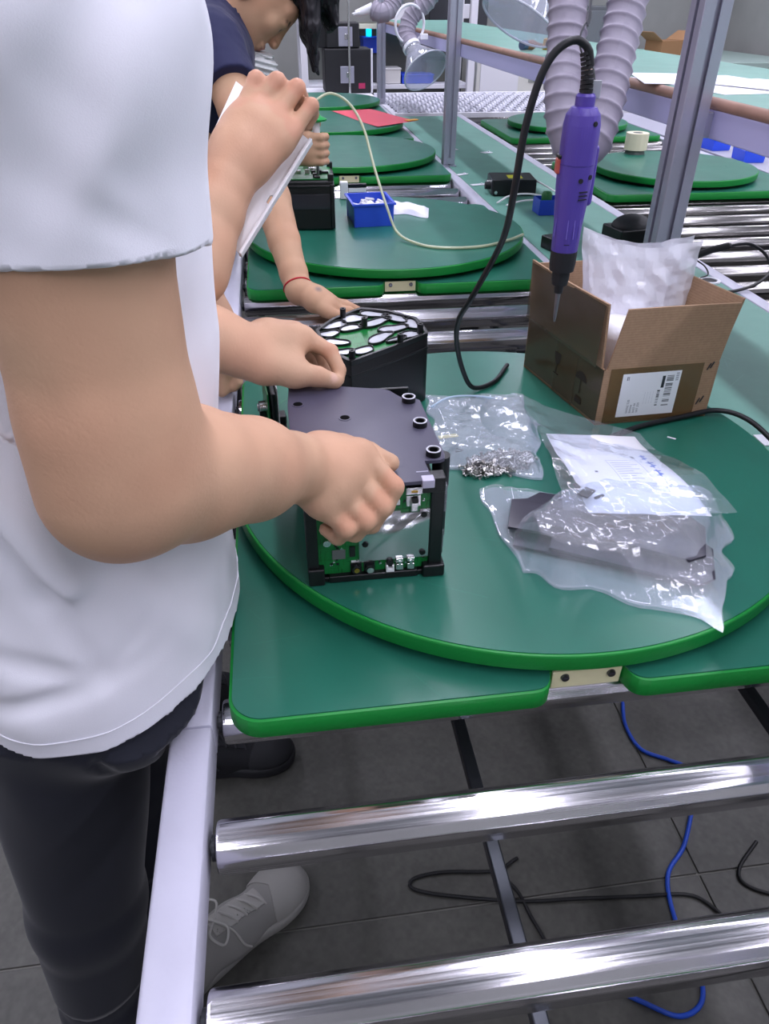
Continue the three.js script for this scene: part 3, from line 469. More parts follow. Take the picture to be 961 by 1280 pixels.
// ---------------------------------------------------------------- hanging electric screwdriver
{
  const x = .2725, z = -.70, d = thing('electric_screwdriver', 'purple electric screwdriver with black nose hanging over the cardboard box', 'screwdriver', [x, 1.105, z], -.35);
  const pur = M(0x53419f, { roughness: .38, bumpMap: rep(grainTex, 25), bumpScale: .0001 });
  obj('body', [lathe([[.0118, .040], [.0126, .042], [.0134, .066], [.0150, .086], [.0160, .100], [.0164, .110], [.0166, .135], [.0164, .150], [.0150, .158], [.0112, .1635], [.0085, .1645], [.0085, .172], [.0070, .174], [.0001, .174]], 40, .5), box(.012, .052, .010, .0125, .108, -.004, .004, 3)], pur, d);
  for (const a of [-.95, .0, .45, .9]) obj('grip_groove', place(box(.0009, .034, .0007, 0, 0, 0, .0003), Math.sin(a) * .01355, .072, Math.cos(a) * .01355, a, -.05), M(0x7566c0, { roughness: .4 }), d);
  obj('seam_band', ring(.0168, .0160, .0008, 0, .1185, 0), M(0x46368c, { roughness: .4 }), d);
  const sw = obj('lever_switch', [place(box(.010, .013, .005, 0, 0, 0, .0015), -.0158, .1165, .0035, -1.35)], M(0xc25a4e, { roughness: .4 }), d); obj('switch_frame', place(box(.012, .003, .004, 0, 0, 0, .001), -.0155, .1245, .0035, -1.35), G.black, sw);
  for (const [a, y] of [[.35, .1065], [.95, .109], [.75, .152]]) obj('screw_hole', place(cyl(.0021, .0021, .0012, 0, 0, 0, 'z', 14), Math.sin(a) * .0166, y, Math.cos(a) * .0166, a), G.blackSoft, d);
  for (let k = 0; k < 3; k++) obj('vent_slot', place(box(.0085, .0009, .0012), Math.sin(.62) * .0163, .0905 + k * .0032, Math.cos(.62) * .0160, .62), G.blackSoft, d);
  obj('marking', place(box(.005, .0006, .0006), Math.sin(.1) * .0125, .0495, Math.cos(.1) * .0127, .1), G.blackSoft, d);
  obj('nose', lathe([[.0001, .0], [.0042, .0], [.0046, .008], [.0075, .0085], [.0085, .014], [.0086, .022], [.0118, .0225], [.0126, .030], [.0126, .0415], [.0001, .0415]], 36, .5), G.blackSoft, d);
  obj('bit', [cyl(.0018, .0028, .026, 0, -.012, 0, 'y', 10), cyl(.0009, .0018, .006, 0, -.027, 0, 'y', 8)], G.steel, d);
  const boot = []; for (let k = 0; k < 9; k++) { const t = k / 8; boot.push(place(ring(.0058 - t * .0012, .0025, .0026, 0, 0, 0, 'y', 16), -.0005 - .0016 * t * t * 3, .176 + k * .0034, 0, 0, 0, t * .35)); }
  obj('cord_boot', boot, G.rubber, d);
  obj('hanger_clip', [box(.009, .014, .003, .0075, .177, -.003, .001), ...[0]].filter(q => q), M(0xcfd3d8, { transmission: .5, thickness: 0, roughness: .2 }), d);
}
tag(obj('screwdriver_cord', tube([[.2725, 1.300, -.70], [.2685, 1.312, -.70], [.256, 1.318, -.70], [.240, 1.309, -.70], [.229, 1.288, -.70], [.2215, 1.25, -.702], [.220, 1.20, -.71], [.228, 1.155, -.75], [.231, 1.118, -.79], [.214, 1.062, -.815], [.212, 1.02, -.86], [.221, .975, -.90], [.240, .92, -.932], [.262, .8835, -.95], [.30, .879, -.975], [.335, .879, -1.03]], .0034, 140, 10), G.rubber), 'black cord looping from the purple screwdriver down to the disc', 'cable');
{
  const h = thing('hanging_wire', 'thin steel wire with twisted hook above the purple screwdriver', 'wire');
  obj('wire', tube([[.2675, 1.328, -.705], [.267, 2.0, -.705], [.267, CEIL - .002, -.705]], .0011, 20, 6), G.steel, h);
  obj('hook', tube([[.2675, 1.335, -.705], [.2625, 1.322, -.705], [.2640, 1.311, -.705], [.2700, 1.304, -.705], [.2735, 1.296, -.703], [.2700, 1.2885, -.703], [.2795, 1.287, -.703], [.2760, 1.300, -.704], [.2700, 1.310, -.705]], .0009, 60, 6), G.steel, h);
  obj('crimp', cyl(.0022, .0022, .008, .2675, 1.334, -.705, 'y', 10), G.steel, h);
}
// ---------------------------------------------------------------- flexible fume hoses
function hose(name, label, pts, r, pitch, mat) {
  const c = curve(pts.map(p => V(...p)), .5), L = c.getLength(), n = Math.round(L / pitch * 9), rs = 26, fr = c.computeFrenetFrames(n, false), pos = [], idx = []; const up = V(.3, .1, 1).normalize();
  let N = V(0, 0, 1);
  for (let i = 0; i <= n; i++) {
    const t = i / n, p = c.getPointAt(t), T = c.getTangentAt(t); N = N.clone().addScaledVector(T, -N.dot(T)).normalize(); const B = V().crossVectors(T, N);
    for (let j = 0; j <= rs; j++) { const a = j / rs * 6.28318, ph = (t * L / pitch + j / rs) % 1, w = Math.abs(ph - .5) * 2; const rr = r * (1 + .085 * Math.pow(w, 5) - .045 * Math.sin(ph * Math.PI) + .006 * Math.sin(ph * 31 + j)); const d = N.clone().multiplyScalar(Math.cos(a)).addScaledVector(B, Math.sin(a)); pos.push(p.x + d.x * rr, p.y + d.y * rr, p.z + d.z * rr); }
  }
  for (let i = 0; i < n; i++) for (let j = 0; j < rs; j++) { const a = i * (rs + 1) + j, b = a + 1, q = a + rs + 1; idx.push(a, q, b, b, q, q + 1); }
  const g = new THREE.BufferGeometry(); g.setAttribute('position', new THREE.Float32BufferAttribute(pos, 3)); g.setIndex(idx); g.computeVertexNormals();
  const o = thing(name, label, 'hose', [0, 0, 0]); obj('hose_wall', g, mat, o); return o;
}
const hoseM = M(0x938d9c, { roughness: .5 });
hose('fume_hose', 'grey corrugated hose hanging in a loop behind the purple screwdriver', [[.53, CEIL - .01, -1.62], [.525, 2.2, -1.56], [.515, 1.5, -1.495], [.507, 1.30, -1.43], [.494, 1.20, -1.365], [.502, 1.146, -1.335], [.533, 1.135, -1.325], [.556, 1.18, -1.345], [.582, 1.26, -1.39], [.612, 1.36, -1.44], [.65, 1.6, -1.5], [.72, 2.2, -1.56], [.74, CEIL - .01, -1.6]], .0325, .0235, hoseM);
function funnelHood(label, at, dir, R, Ln) {
  const o = thing('fume_hood', label, 'hood', at); const q = new THREE.Quaternion().setFromUnitVectors(V(0, 1, 0), V(...dir).normalize()); o.quaternion.copy(q);
  obj('clear_funnel', lathe([[R, 0], [R * .99, .002], [R * .42, Ln * .72], [R * .36, Ln * .8], [R * .36, Ln], [R * .345, Ln], [R * .345, Ln * .8], [R * .405, Ln * .715], [R * .975, .002], [R, 0]], 56, .5), M(0xf2f4fb, { transmission: .78, thickness: 0, roughness: .08, clearcoat: .8 }), o);
  obj('funnel_rim', new THREE.TorusGeometry(R, .0028, 10, 64).rotateX(Math.PI / 2), M(0xe9ebf4, { roughness: .2, transmission: .3, thickness: 0 }), o);
  obj('collar', ring(R * .40, R * .355, .014, 0, Ln - .006, 0), G.white, o); return o;
}
funnelHood('clear plastic funnel hood tilted above the shelf past the near post', [.615, 1.292, -2.08], [.50, .84, -.25], .098, .15);
hose('fume_hose', 'grey corrugated hose feeding the clear funnel over the shelf', [[.690, 1.420, -2.118], [.72, 1.49, -2.14], [.74, 1.65, -2.16], [.75, 2.2, -2.18], [.75, CEIL - .01, -2.18]], .033, .0235, hoseM);
funnelHood('clear funnel hood hanging low behind the post with a ring bracket', [.600, 1.105, -3.215], [-.35, .62, -.70], .088, .12);
hose('fume_hose', 'grey corrugated hose bending down to the low clear funnel', [[.557, 1.182, -3.302], [.545, 1.215, -3.335], [.565, 1.27, -3.355], [.63, 1.33, -3.345], [.665, 1.42, -3.345], [.67, 1.7, -3.345], [.67, CEIL - .01, -3.345]], .032, .022, hoseM);
{ const b = thing('ring_bracket', 'white ring bracket around the bent grey hose behind the post', 'bracket', [.553, 1.25, -3.31]); obj('ring', new THREE.TorusGeometry(.062, .005, 10, 48).rotateY(.35), G.white, b); obj('clamp', box(.03, .02, .02, .055, -.04, 0, .003), G.white, b); }
hose('fume_hose', 'mauve corrugated hose end with white nozzle over the far turntables', [[.475, 1.285, -3.8], [.515, 1.275, -3.78], [.56, 1.31, -3.8], [.60, 1.42, -3.82], [.61, 1.8, -3.82], [.61, CEIL - .01, -3.82]], .036, .02, hoseM);
{ const b = thing('hose_nozzle', 'white flat nozzle on the mauve hose end', 'nozzle', [.435, 1.282, -3.8], 0); obj('nozzle_tube', [place(cyl(.012, .022, .075, 0, 0, 0, 'x', 20), 0, 0, 0, 0, 0, .25)], G.white, b); obj('nozzle_lip', place(box(.03, .008, .06, 0, 0, 0, .002), -.035, -.008, 0, 0, 0, .25), G.white, b); }
// ---------------------------------------------------------------- people: smooth distance fields meshed by surface nets
const smin = (a, b, k) => { if (k <= 0) return Math.min(a, b); const h = Math.max(k - Math.abs(a - b), 0) / k; return Math.min(a, b) - h * h * k * .25; };
const smax = (a, b, k) => -smin(-a, -b, k);
function cone(a, b, ra, rb, k = .012) { // round cone between two joints
  const [ax, ay, az] = a, bx = b[0] - ax, by = b[1] - ay, bz = b[2] - az, L2 = bx * bx + by * by + bz * bz || 1e-9;
  return { k, f: (x, y, z) => { const px = x - ax, py = y - ay, pz = z - az; let h = (px * bx + py * by + pz * bz) / L2; h = h < 0 ? 0 : h > 1 ? 1 : h; const dx = px - bx * h, dy = py - by * h, dz = pz - bz * h; return Math.sqrt(dx * dx + dy * dy + dz * dz) - (ra + (rb - ra) * h); }, lo: [0, 1, 2].map(i => Math.min(a[i] - ra, b[i] - rb)), hi: [0, 1, 2].map(i => Math.max(a[i] + ra, b[i] + rb)) };
}
function ell(c, r, axes, k = .012) { // ellipsoid with orthonormal axes
  const [X, Y, Z] = axes || [[1, 0, 0], [0, 1, 0], [0, 0, 1]], m = Math.max(...r);
  return { k, f: (x, y, z) => { const px = x - c[0], py = y - c[1], pz = z - c[2], a = (px * X[0] + py * X[1] + pz * X[2]), b = (px * Y[0] + py * Y[1] + pz * Y[2]), d = (px * Z[0] + py * Z[1] + pz * Z[2]); const k0 = Math.sqrt((a / r[0]) ** 2 + (b / r[1]) ** 2 + (d / r[2]) ** 2), k1 = Math.sqrt((a / r[0] ** 2) ** 2 + (b / r[1] ** 2) ** 2 + (d / r[2] ** 2) ** 2); return k1 < 1e-9 ? -Math.min(...r) : k0 * (k0 - 1) / k1; }, lo: c.map(v => v - m), hi: c.map(v => v + m) };
}
function basis(u, f) { const U = V(...u).normalize(), F = V(...f); F.addScaledVector(U, -F.dot(U)).normalize(); const R = V().crossVectors(U, F); return { U: U.toArray(), F: F.toArray(), R: R.toArray() }; } // R = U x F : the person's left
const off = (p, ...vs) => { const o = [...p]; for (const [v, s] of vs) for (let i = 0; i < 3; i++) o[i] += v[i] * s; return o; };
const mix = (a, b, t) => a.map((v, i) => lerp(v, b[i], t));
function fieldOf(prims) { return (x, y, z) => { let d = 1e3; for (const p of prims) d = smin(d, p.f(x, y, z), p.k); return d; }; }
function bounds(prims, pad) { const lo = [1e9, 1e9, 1e9], hi = [-1e9, -1e9, -1e9]; for (const p of prims) for (let i = 0; i < 3; i++) { lo[i] = Math.min(lo[i], p.lo[i] - pad); hi[i] = Math.max(hi[i], p.hi[i] + pad); } return [lo, hi]; }
function nets(f, lo, hi, h, prims = null, colour = null) {
  const n = [0, 1, 2].map(i => Math.ceil((hi[i] - lo[i]) / h) + 2), [nx, ny, nz] = n, F = new Float32Array(nx * ny * nz).fill(1), B = 8;
  for (let bz = 0; bz < nz; bz += B) for (let by = 0; by < ny; by += B) for (let bx = 0; bx < nx; bx += B) {
    const cx = lo[0] + (bx + B / 2) * h, cy = lo[1] + (by + B / 2) * h, cz = lo[2] + (bz + B / 2) * h, R = B * h * .9; let g = f;
    if (prims) { const ds = prims.map(p => p.f(cx, cy, cz)), m = Math.min(...ds); if (m > R + .03) continue; const keep = prims.filter((p, i) => ds[i] < m + 2 * R + .04); g = fieldOf(keep); if (m < -R * 1.6) g = null; }
    else { const d = f(cx, cy, cz); if (d > R * 1.7) continue; if (d < -R * 1.7) g = null; }
    for (let z = bz; z < Math.min(bz + B, nz); z++) for (let y = by; y < Math.min(by + B, ny); y++) for (let x = bx; x < Math.min(bx + B, nx); x++) F[(z * ny + y) * nx + x] = g ? g(lo[0] + x * h, lo[1] + y * h, lo[2] + z * h) : -1;
  }
  const id = new Int32Array(nx * ny * nz).fill(-1), pos = [], idx = [], E = [[0, 1], [2, 3], [4, 5], [6, 7], [0, 2], [1, 3], [4, 6], [5, 7], [0, 4], [1, 5], [2, 6], [3, 7]];
  const v = new Float32Array(8);
  for (let z = 0; z < nz - 1; z++) for (let y = 0; y < ny - 1; y++) for (let x = 0; x < nx - 1; x++) {
    let mask = 0; for (let c = 0; c < 8; c++) { v[c] = F[((z + (c >> 2)) * ny + y + ((c >> 1) & 1)) * nx + x + (c & 1)]; if (v[c] < 0) mask |= 1 << c; }
    if (mask === 0 || mask === 255) continue; let sx = 0, sy = 0, sz = 0, k = 0;
    for (const [a, b] of E) if ((v[a] < 0) !== (v[b] < 0)) { const t = v[a] / (v[a] - v[b]); sx += lerp(a & 1, b & 1, t); sy += lerp((a >> 1) & 1, (b >> 1) & 1, t); sz += lerp(a >> 2, b >> 2, t); k++; }
    id[(z * ny + y) * nx + x] = pos.length / 3; pos.push(lo[0] + (x + sx / k) * h, lo[1] + (y + sy / k) * h, lo[2] + (z + sz / k) * h);
  }
  const at = (x, y, z) => id[(z * ny + y) * nx + x], quad = (a, b, c, d, flip) => { if (a < 0 || b < 0 || c < 0 || d < 0) return; flip ? idx.push(a, c, b, a, d, c) : idx.push(a, b, c, a, c, d); };
  for (let z = 1; z < nz - 1; z++) for (let y = 1; y < ny - 1; y++) for (let x = 1; x < nx - 1; x++) {
    const a = F[(z * ny + y) * nx + x] < 0;
    if (a !== F[(z * ny + y) * nx + x + 1] < 0) quad(at(x, y - 1, z - 1), at(x, y, z - 1), at(x, y, z), at(x, y - 1, z), !a);
    if (a !== F[(z * ny + y + 1) * nx + x] < 0) quad(at(x - 1, y, z - 1), at(x, y, z - 1), at(x, y, z), at(x - 1, y, z), a);
    if (a !== F[((z + 1) * ny + y) * nx + x] < 0) quad(at(x - 1, y - 1, z), at(x, y - 1, z), at(x, y, z), at(x - 1, y, z), !a);
  }
  const nrm = [], col = [], e = h * .6;
  for (let i = 0; i < pos.length; i += 3) { const [x, y, z] = [pos[i], pos[i + 1], pos[i + 2]]; let gx = f(x + e, y, z) - f(x - e, y, z), gy = f(x, y + e, z) - f(x, y - e, z), gz = f(x, y, z + e) - f(x, y, z - e); const L = Math.hypot(gx, gy, gz) || 1; nrm.push(gx / L, gy / L, gz / L); if (colour) col.push(...colour(x, y, z)); }
  const g = new THREE.BufferGeometry(); g.setAttribute('position', new THREE.Float32BufferAttribute(pos, 3)); g.setAttribute('normal', new THREE.Float32BufferAttribute(nrm, 3)); g.setAttribute('uv', new THREE.Float32BufferAttribute(new Float32Array(pos.length / 3 * 2), 2)); if (colour) g.setAttribute('color', new THREE.Float32BufferAttribute(col, 3)); g.setIndex(idx); return g;
}
function uvKeep(g) { // box projection that keeps colours
  const n = g.toNonIndexed(), c = n.attributes.color; const q = uvm(n); if (c) q.setAttribute('color', c); return q;
}
function meshPart(name, geos, mat, parent) { const list = geos.map(uvKeep), g = list.length > 1 ? mergeGeometries(list) : list[0]; const m = new THREE.Mesh(g, mat); m.name = name; m.castShadow = m.receiveShadow = true; parent.add(m); return m; }
const skinBump = dataTex(512, (u, v) => .5 + .5 * (fine(u, v) - .5) + .5 * (fbm2(u, v) - .5), false);
function fbm2(u, v) { return fC(u * 2, v * 2); }
const skinM = M(0xffffff, { vertexColors: true, roughness: .52, specularIntensity: .4, bumpMap: rep(skinBump, 9), bumpScale: .0002, sheen: .15, sheenRoughness: .6, sheenColor: new THREE.Color(0xffc9a8) });
const lin = h => { const c = new THREE.Color(h); return [c.r, c.g, c.b]; };
function skinColour(base, spots = []) { // spots: [point, radius, colour, strength]
  const b = lin(base); return (x, y, z) => { const n = 1 + .05 * N3(x * 60, y * 60, z * 60) + .05 * N3(x * 17, y * 17, z * 17); const red = .04 * N3(x * 30 + 9, y * 30, z * 30); let c = [b[0] * n * (1 + red), b[1] * n * (1 - red * .4), b[2] * n * (1 - red * .5)]; for (const [p, r, h, s] of spots) { const d = Math.hypot(x - p[0], y - p[1], z - p[2]); if (d < r) { const t = s * (1 - smooth(r * .6, r, d)), q = h; c = c.map((w, i) => lerp(w, q[i], t)); } } return c; };
}
// finger chain: knuckle, middle joint, end joint, tip
const finger = ([m, p, d, t], r, root) => [cone(root, m, r * 1.25, r * 1.16, .012), cone(m, p, r * 1.12, r * 1.0, .006), cone(p, d, r * 1.04, r * .9, .003), cone(d, t, r * .9, r * .76, .003)];
function merged(parts) { // union where separate limbs keep apart: inner groups blend, groups meet with a small blend
  return parts.flat();
}
function armField(sh, el, wr, R) { // R: radii shoulder, mid upper, above elbow, elbow, forearm bulge, mid forearm, wrist
  const m = mix(sh, el, .5), e0 = mix(sh, el, .86), f1 = mix(el, wr, .25), f2 = mix(el, wr, .6), f3 = mix(el, wr, .86);
  return [cone(sh, m, R[0], R[1], .006), cone(m, e0, R[1], R[2], .006), cone(e0, el, R[2], R[3], .012), cone(el, f1, R[3], R[4], .022), cone(f1, f2, R[4], R[5], .008), cone(f2, f3, R[5], R[7] || lerp(R[5], R[6], .7), .008), cone(f3, wr, R[7] || lerp(R[5], R[6], .7), R[6], .008)];
}
function headField(c, B, s = 1) { // skull, jaw, nose, lips, brow, ears; c is the head centre
  const { U, F, R } = B, P = (u, f, r) => off(c, [U, u * s], [F, f * s], [R, r * s]), ax = [R, U, F];
  const q = (u, f, r, a, b, d, k) => ell(P(u, f, r), [a * s, b * s, d * s], ax, k * s);
  const L = [q(.035, -.012, 0, .074, .088, .094, .01), q(-.035, .028, 0, .058, .072, .062, .04), q(-.085, .058, 0, .030, .024, .026, .03), q(.030, .070, 0, .052, .028, .02, .02),
    cone(P(.012, .088, 0), P(-.026, .102, 0), .008 * s, .0115 * s, .012 * s), q(-.027, .103, .010, .008, .007, .008, .006), q(-.027, .103, -.010, .008, .007, .008, .006),
    q(-.052, .090, 0, .022, .006, .010, .008), q(-.062, .087, 0, .019, .007, .010, .006),
    q(-.010, .070, .036, .020, .018, .016, .02), q(-.010, .070, -.036, .020, .018, .016, .02), q(.012, .084, .030, .015, .007, .008, .01), q(.012, .084, -.030, .015, .007, .008, .01)];
  for (const e of [1, -1]) L.push(q(-.008, -.012, .074 * e, .008, .030, .018, .006), q(-.034, -.004, .070 * e, .006, .010, .009, .006));
  return { L, P };
}
function sneaker(parent, at, turn, mid, tones) { // heel at origin, toe along +x
  const g = new THREE.Group(); g.name = 'shoe'; g.position.set(...at); g.rotation.y = turn; parent.add(g);
  const sole = new THREE.Shape(); const S = [[-.012, 0], [.0, -.030], [.06, -.033], [.14, -.036], [.20, -.048], [.245, -.045], [.275, -.025], [.283, .004], [.270, .032], [.225, .046], [.16, .042], [.08, .034], [.0, .030]]; const c = new THREE.CatmullRomCurve3(S.map(p => V(p[0], p[1], 0)), true, 'catmullrom', .5).getPoints(80); sole.setFromPoints(c.map(p => new THREE.Vector2(p.x, p.y)));
  obj('sole', slab(sole, 0, .026, .005, 3), M(tones[1], { roughness: .6 }), g);
  const up = [cone([.02, .035, 0], [.03, .095, 0], .036, .034, .02), cone([.03, .04, 0], [.13, .042, .002], .036, .034, .03), cone([.12, .040, .002], [.225, .030, .0], .037, .034, .03), ell([.225, .028, 0], [.050, .030, .042], null, .03), cone([.04, .09, 0], [.12, .062, 0], .030, .024, .03)];
  const f0 = fieldOf(up), f = (x, y, z) => Math.max(smax(f0(x, y, z), -cone([.022, .10, 0], [.03, .14, 0], .026, .03).f(x, y, z), .004), .018 - y);
  meshPart('upper', [nets(f, [-.03, .01, -.06], [.29, .15, .06], .0032)], M(tones[0], { roughness: .85, bumpMap: rep(grainTex, 30), bumpScale: .0006 }), g);
  const f2 = (x, y, z) => Math.max(f0(x, y, z) - .0025, -(f0(x, y, z) + .001), Math.abs(z) - (.020 - .03 * Math.abs(x - .12) * .8), x - .185, .085 - x, .05 - y);
  meshPart('tongue', [nets(f2, [.07, .04, -.04], [.2, .13, .04], .0026)], M(tones[2], { roughness: .8 }), g);
  const f3 = (x, y, z) => Math.max(f0(x, y, z) - .003, -(f0(x, y, z) + .001), .205 - x - Math.abs(z) * .5 + 0 * y, .03 - y);
  meshPart('toe_overlay', [nets(f3, [.17, .015, -.06], [.295, .08, .06], .0026)], M(tones[1], { roughness: .7 }), g);
  const lm = M(tones[3], { roughness: .8 });
  const topY = x => { let y = .14; while (y > .02 && f0(x, y, 0) > .003) y -= .001; return y; };
  for (let k = 0; k < 5; k++) { const x = .095 + k * .019, y = topY(x), w = .019; obj('lace', tube([[x - .004, y - .008, -w], [x, y + .002, -.006], [x + .006, y + .001, .006], [x + .012, y - .010, w]], .0022, 16, 6), lm, g); }
  const y0 = topY(.095); obj('lace_bow', [tube([[.095, y0 + .004, 0], [.075, y0 + .016, .02], [.085, y0 + .004, .042], [.105, y0 + .004, .024], [.095, y0 + .005, 0]], .0022, 30, 6), tube([[.095, y0 + .004, 0], [.115, y0 + .012, -.02], [.10, y0 + .0, -.044], [.085, y0 + .004, -.022], [.095, y0 + .005, 0]], .0022, 30, 6), tube([[.095, y0 + .004, 0], [.11, y0 - .004, .03], [.115, y0 - .03, .048], [.125, y0 - .05, .052]], .002, 20, 6)], lm, g);
  return g;
}
// torso of stacked ellipses: rows [y, cx, cz, ax, az]
function torsoField(rows, lean = 0) {
  return (x, y, z) => { let i = 0; while (i < rows.length - 2 && y > rows[i + 1][0]) i++; const a = rows[i], b = rows[i + 1], t = smooth(0, 1, clamp((y - a[0]) / (b[0] - a[0]), 0, 1)); const cx = lerp(a[1], b[1], t), cz = lerp(a[2], b[2], t), ax = lerp(a[3], b[3], t), az = lerp(a[4], b[4], t); const k0 = Math.hypot((x - cx) / ax, (z - cz) / az), k1 = Math.hypot((x - cx) / (ax * ax), (z - cz) / (az * az)); const d = k1 < 1e-6 ? -ax : k0 * (k0 - 1) / k1; const top = rows[rows.length - 1][0], bot = rows[0][0]; return Math.max(d, y - top, bot - y); };
}
const cloth = (base, rough = .85) => M(base, { roughness: rough, sheen: .25, sheenRoughness: .7, sheenColor: new THREE.Color(0xffffff), bumpMap: rep(grainTex, 34), bumpScale: .00012 });

// ================================================================= the worker in the white T-shirt
{
  const who = thing('person', 'worker in a white T-shirt and dark trousers fitting the grey cover with both hands', 'person', [0, 0, 0]);
  const base = 0xcaa184, nail = lin(0xd9b3a0);
  // --- right arm and fist
  const sR = [-.108, 1.385, -.425], eR = [-.1030, 1.112, -.393], wR = [.0135, 1.012, -.553];
  const tipL = [.0495, .9985, -.7500];
  const RA = armField(sR, eR, wR, [.0420, .0500, .0480, .0450, .0455, .0390, .0240, .0285]);
  RA.push(ell(off(eR, [[0, -1, 0], .010], [[-.6, 0, .2], .008]), [.038, .038, .038], null, .015));
  const RM = [[.0605, 1.0135, -.5640], [.0480, 1.0040, -.5465], [.0345, .9950, -.5325], [.0210, .9890, -.5235]], RP = [[.0840, .9930, -.5400], [.0715, .9800, -.5290], [.0565, .9720, -.5205], [.0390, .9690, -.5150]], RD = [[.0760, .9730, -.5380], [.0630, .9600, -.5320], [.0475, .9550, -.5270], [.0320, .9560, -.5220]], RT = [[.0580, .9700, -.5400], [.0470, .9600, -.5380], [.0340, .9580, -.5330], [.0215, .9620, -.5270]];
  const fr = [.0092, .0095, .0090, .0080];
  for (let i = 0; i < 4; i++) RA.push(...finger([RM[i], RP[i], RD[i], RT[i]], fr[i], mix(wR, RM[i], .35)));
  for (let i = 0; i < 3; i++) RA.push(cone(mix(wR, RM[i], .55), mix(wR, RM[i + 1], .55), .0165, .0155, .02), cone(mix(wR, RM[i], .85), mix(wR, RM[i + 1], .85), .0125, .0115, .012));
  const th = [[.0215, 1.0130, -.5700], [.0420, 1.0100, -.5830], [.0660, 1.0055, -.5800], [.0850, 1.0020, -.5660]]; RA.push(cone(wR, th[0], .020, .0165, .02), cone(th[0], th[1], .0155, .0125, .014), cone(th[1], th[2], .0120, .0105, .006), cone(th[2], th[3], .0102, .0085, .004));
  // --- left arm, pinching the far edge of the cover
  const sL = [-.125, 1.385, -.735], eL = [-.235, 1.115, -.800], wL = [-.0500, 1.0330, -.7700];
  const LA = armField(sL, eL, wL, [.042, .049, .048, .045, .044, .038, .0285, .0325]);
  const LM = [[.0215, 1.0330, -.7950], [.0130, 1.0300, -.8160], [.0025, 1.0230, -.8330], [-.0080, 1.0140, -.8440]], LP = [[.0480, 1.0190, -.7840], [.0400, 1.0080, -.8120], [.0280, 1.0010, -.8330], [.0130, .9960, -.8480]], LD = [[.0560, 1.0035, -.7680], [.0440, .9900, -.7950], [.0290, .9850, -.8160], [.0140, .9820, -.8330]], LT = [[.0545, .9965, -.7580], [.0300, .9890, -.7900], [.0140, .9880, -.8090], [.0000, .9860, -.8230]];
  for (let i = 0; i < 4; i++) LA.push(...finger([LM[i], LP[i], LD[i], LT[i]], fr[i] * .95, mix(wL, LM[i], .35)));
  for (let i = 0; i < 3; i++) LA.push(cone(mix(wL, LM[i], .5), mix(wL, LM[i + 1], .5), .0175, .0165, .02), cone(mix(wL, LM[i], .85), mix(wL, LM[i + 1], .85), .0130, .0120, .012));
  const tl = [[-.0240, 1.0180, -.7570], [.0060, 1.0110, -.7490], [.0305, 1.0075, -.7455], tipL]; LA.push(cone(wL, tl[0], .0215, .0185, .02), cone(tl[0], tl[1], .0175, .0130, .014), cone(tl[1], tl[2], .0125, .0110, .008), cone(tl[2], tl[3], .0108, .0088, .004), cone(tl[1], mix(wL, LM[0], .8), .009, .011, .018));
  const red = lin(0xc98468);
  const cR = skinColour(base, [[off(RP[0], [[0, 1, 0], .008]), .013, red, .35], [off(RP[1], [[0, 1, 0], .008]), .012, red, .35], [off(RP[2], [[0, 1, 0], .008]), .012, red, .3], [off(RP[3], [[0, 1, 0], .008]), .011, red, .3]]);
  const cL = skinColour(base, [[off(tipL, [[-.3, .75, .6], .008]), .0072, nail, .85], [LP[0], .014, red, .3], [tl[2], .014, red, .25]]);
  const [la, ha] = bounds(RA, .006), [lb, hb] = bounds(LA, .006);
  const gR = nets(fieldOf(RA), la, ha, .0032, RA, cR), gL = nets(fieldOf(LA), lb, hb, .0032, LA, cL);
  // --- head, neck, trunk and legs under the clothes
  const hc = [-.075, 1.615, -.58], HB = basis([.35, 1, 0], [1, -.45, .05]), H = headField(hc, HB), P = H.P;
  const BD = [...H.L, cone([-.135, 1.40, -.58], P(-.06, -.02, 0), .056, .052, .03), cone([-.165, 1.355, -.50], [-.165, 1.355, -.66], .050, .050, .05), ell([-.18, 1.22, -.58], [.085, .15, .13], null, .05), ell([-.215, .98, -.58], [.085, .12, .125], null, .06), cone([-.232, .90, -.49], [-.272, .50, -.478], .062, .046, .02), cone([-.272, .50, -.478], [-.318, .09, -.47], .046, .036, .02), cone([-.232, .90, -.66], [-.265, .50, -.65], .062, .046, .02), cone([-.265, .50, -.65], [-.262, .10, -.605], .046, .036, .02)];
  const lip = lin(0xa8625a), dark = lin(0x2a211d), white = lin(0xe8e4e0);
  const cH = skinColour(base, [[P(-.057, .094, 0), .020, lip, .7], ...[1, -1].flatMap(e => [[P(-.001, .081, .031 * e), .010, white, .9], [P(-.001, .088, .031 * e), .006, dark, 1], [P(.018, .086, .020 * e), .009, dark, .8], [P(.020, .084, .034 * e), .009, dark, .8]])]);
  const [lc, hcB] = bounds(BD, .01);
  meshPart('body', [gR, gL, nets(fieldOf(BD.slice(H.L.length)), lc, hcB, .009, BD.slice(H.L.length), skinColour(base)), nets(fieldOf(BD.slice(0, H.L.length + 1)), ...bounds(BD.slice(0, H.L.length + 1), .006), .0038, BD.slice(0, H.L.length + 1), cH)], skinM, who);
  const HR = [ell(P(.052, -.022, 0), [.084, .086, .100], [HB.R, HB.U, HB.F], .01), ell(P(.085, .055, 0), [.066, .034, .040], [HB.R, HB.U, HB.F], .03), ell(P(-.01, -.065, 0), [.070, .075, .050], [HB.R, HB.U, HB.F], .03)], hf0 = fieldOf(HR), hf = (x, y, z) => Math.max(hf0(x, y, z) + .0035 * N3(x * 160, y * 50, z * 160), -fieldOf(H.L)(x, y, z) - .004);
  { const [l, h] = bounds(HR, .012); meshPart('hair', [nets(hf, l, h, .004)], M(0x0e0d10, { roughness: .55 }), who); }
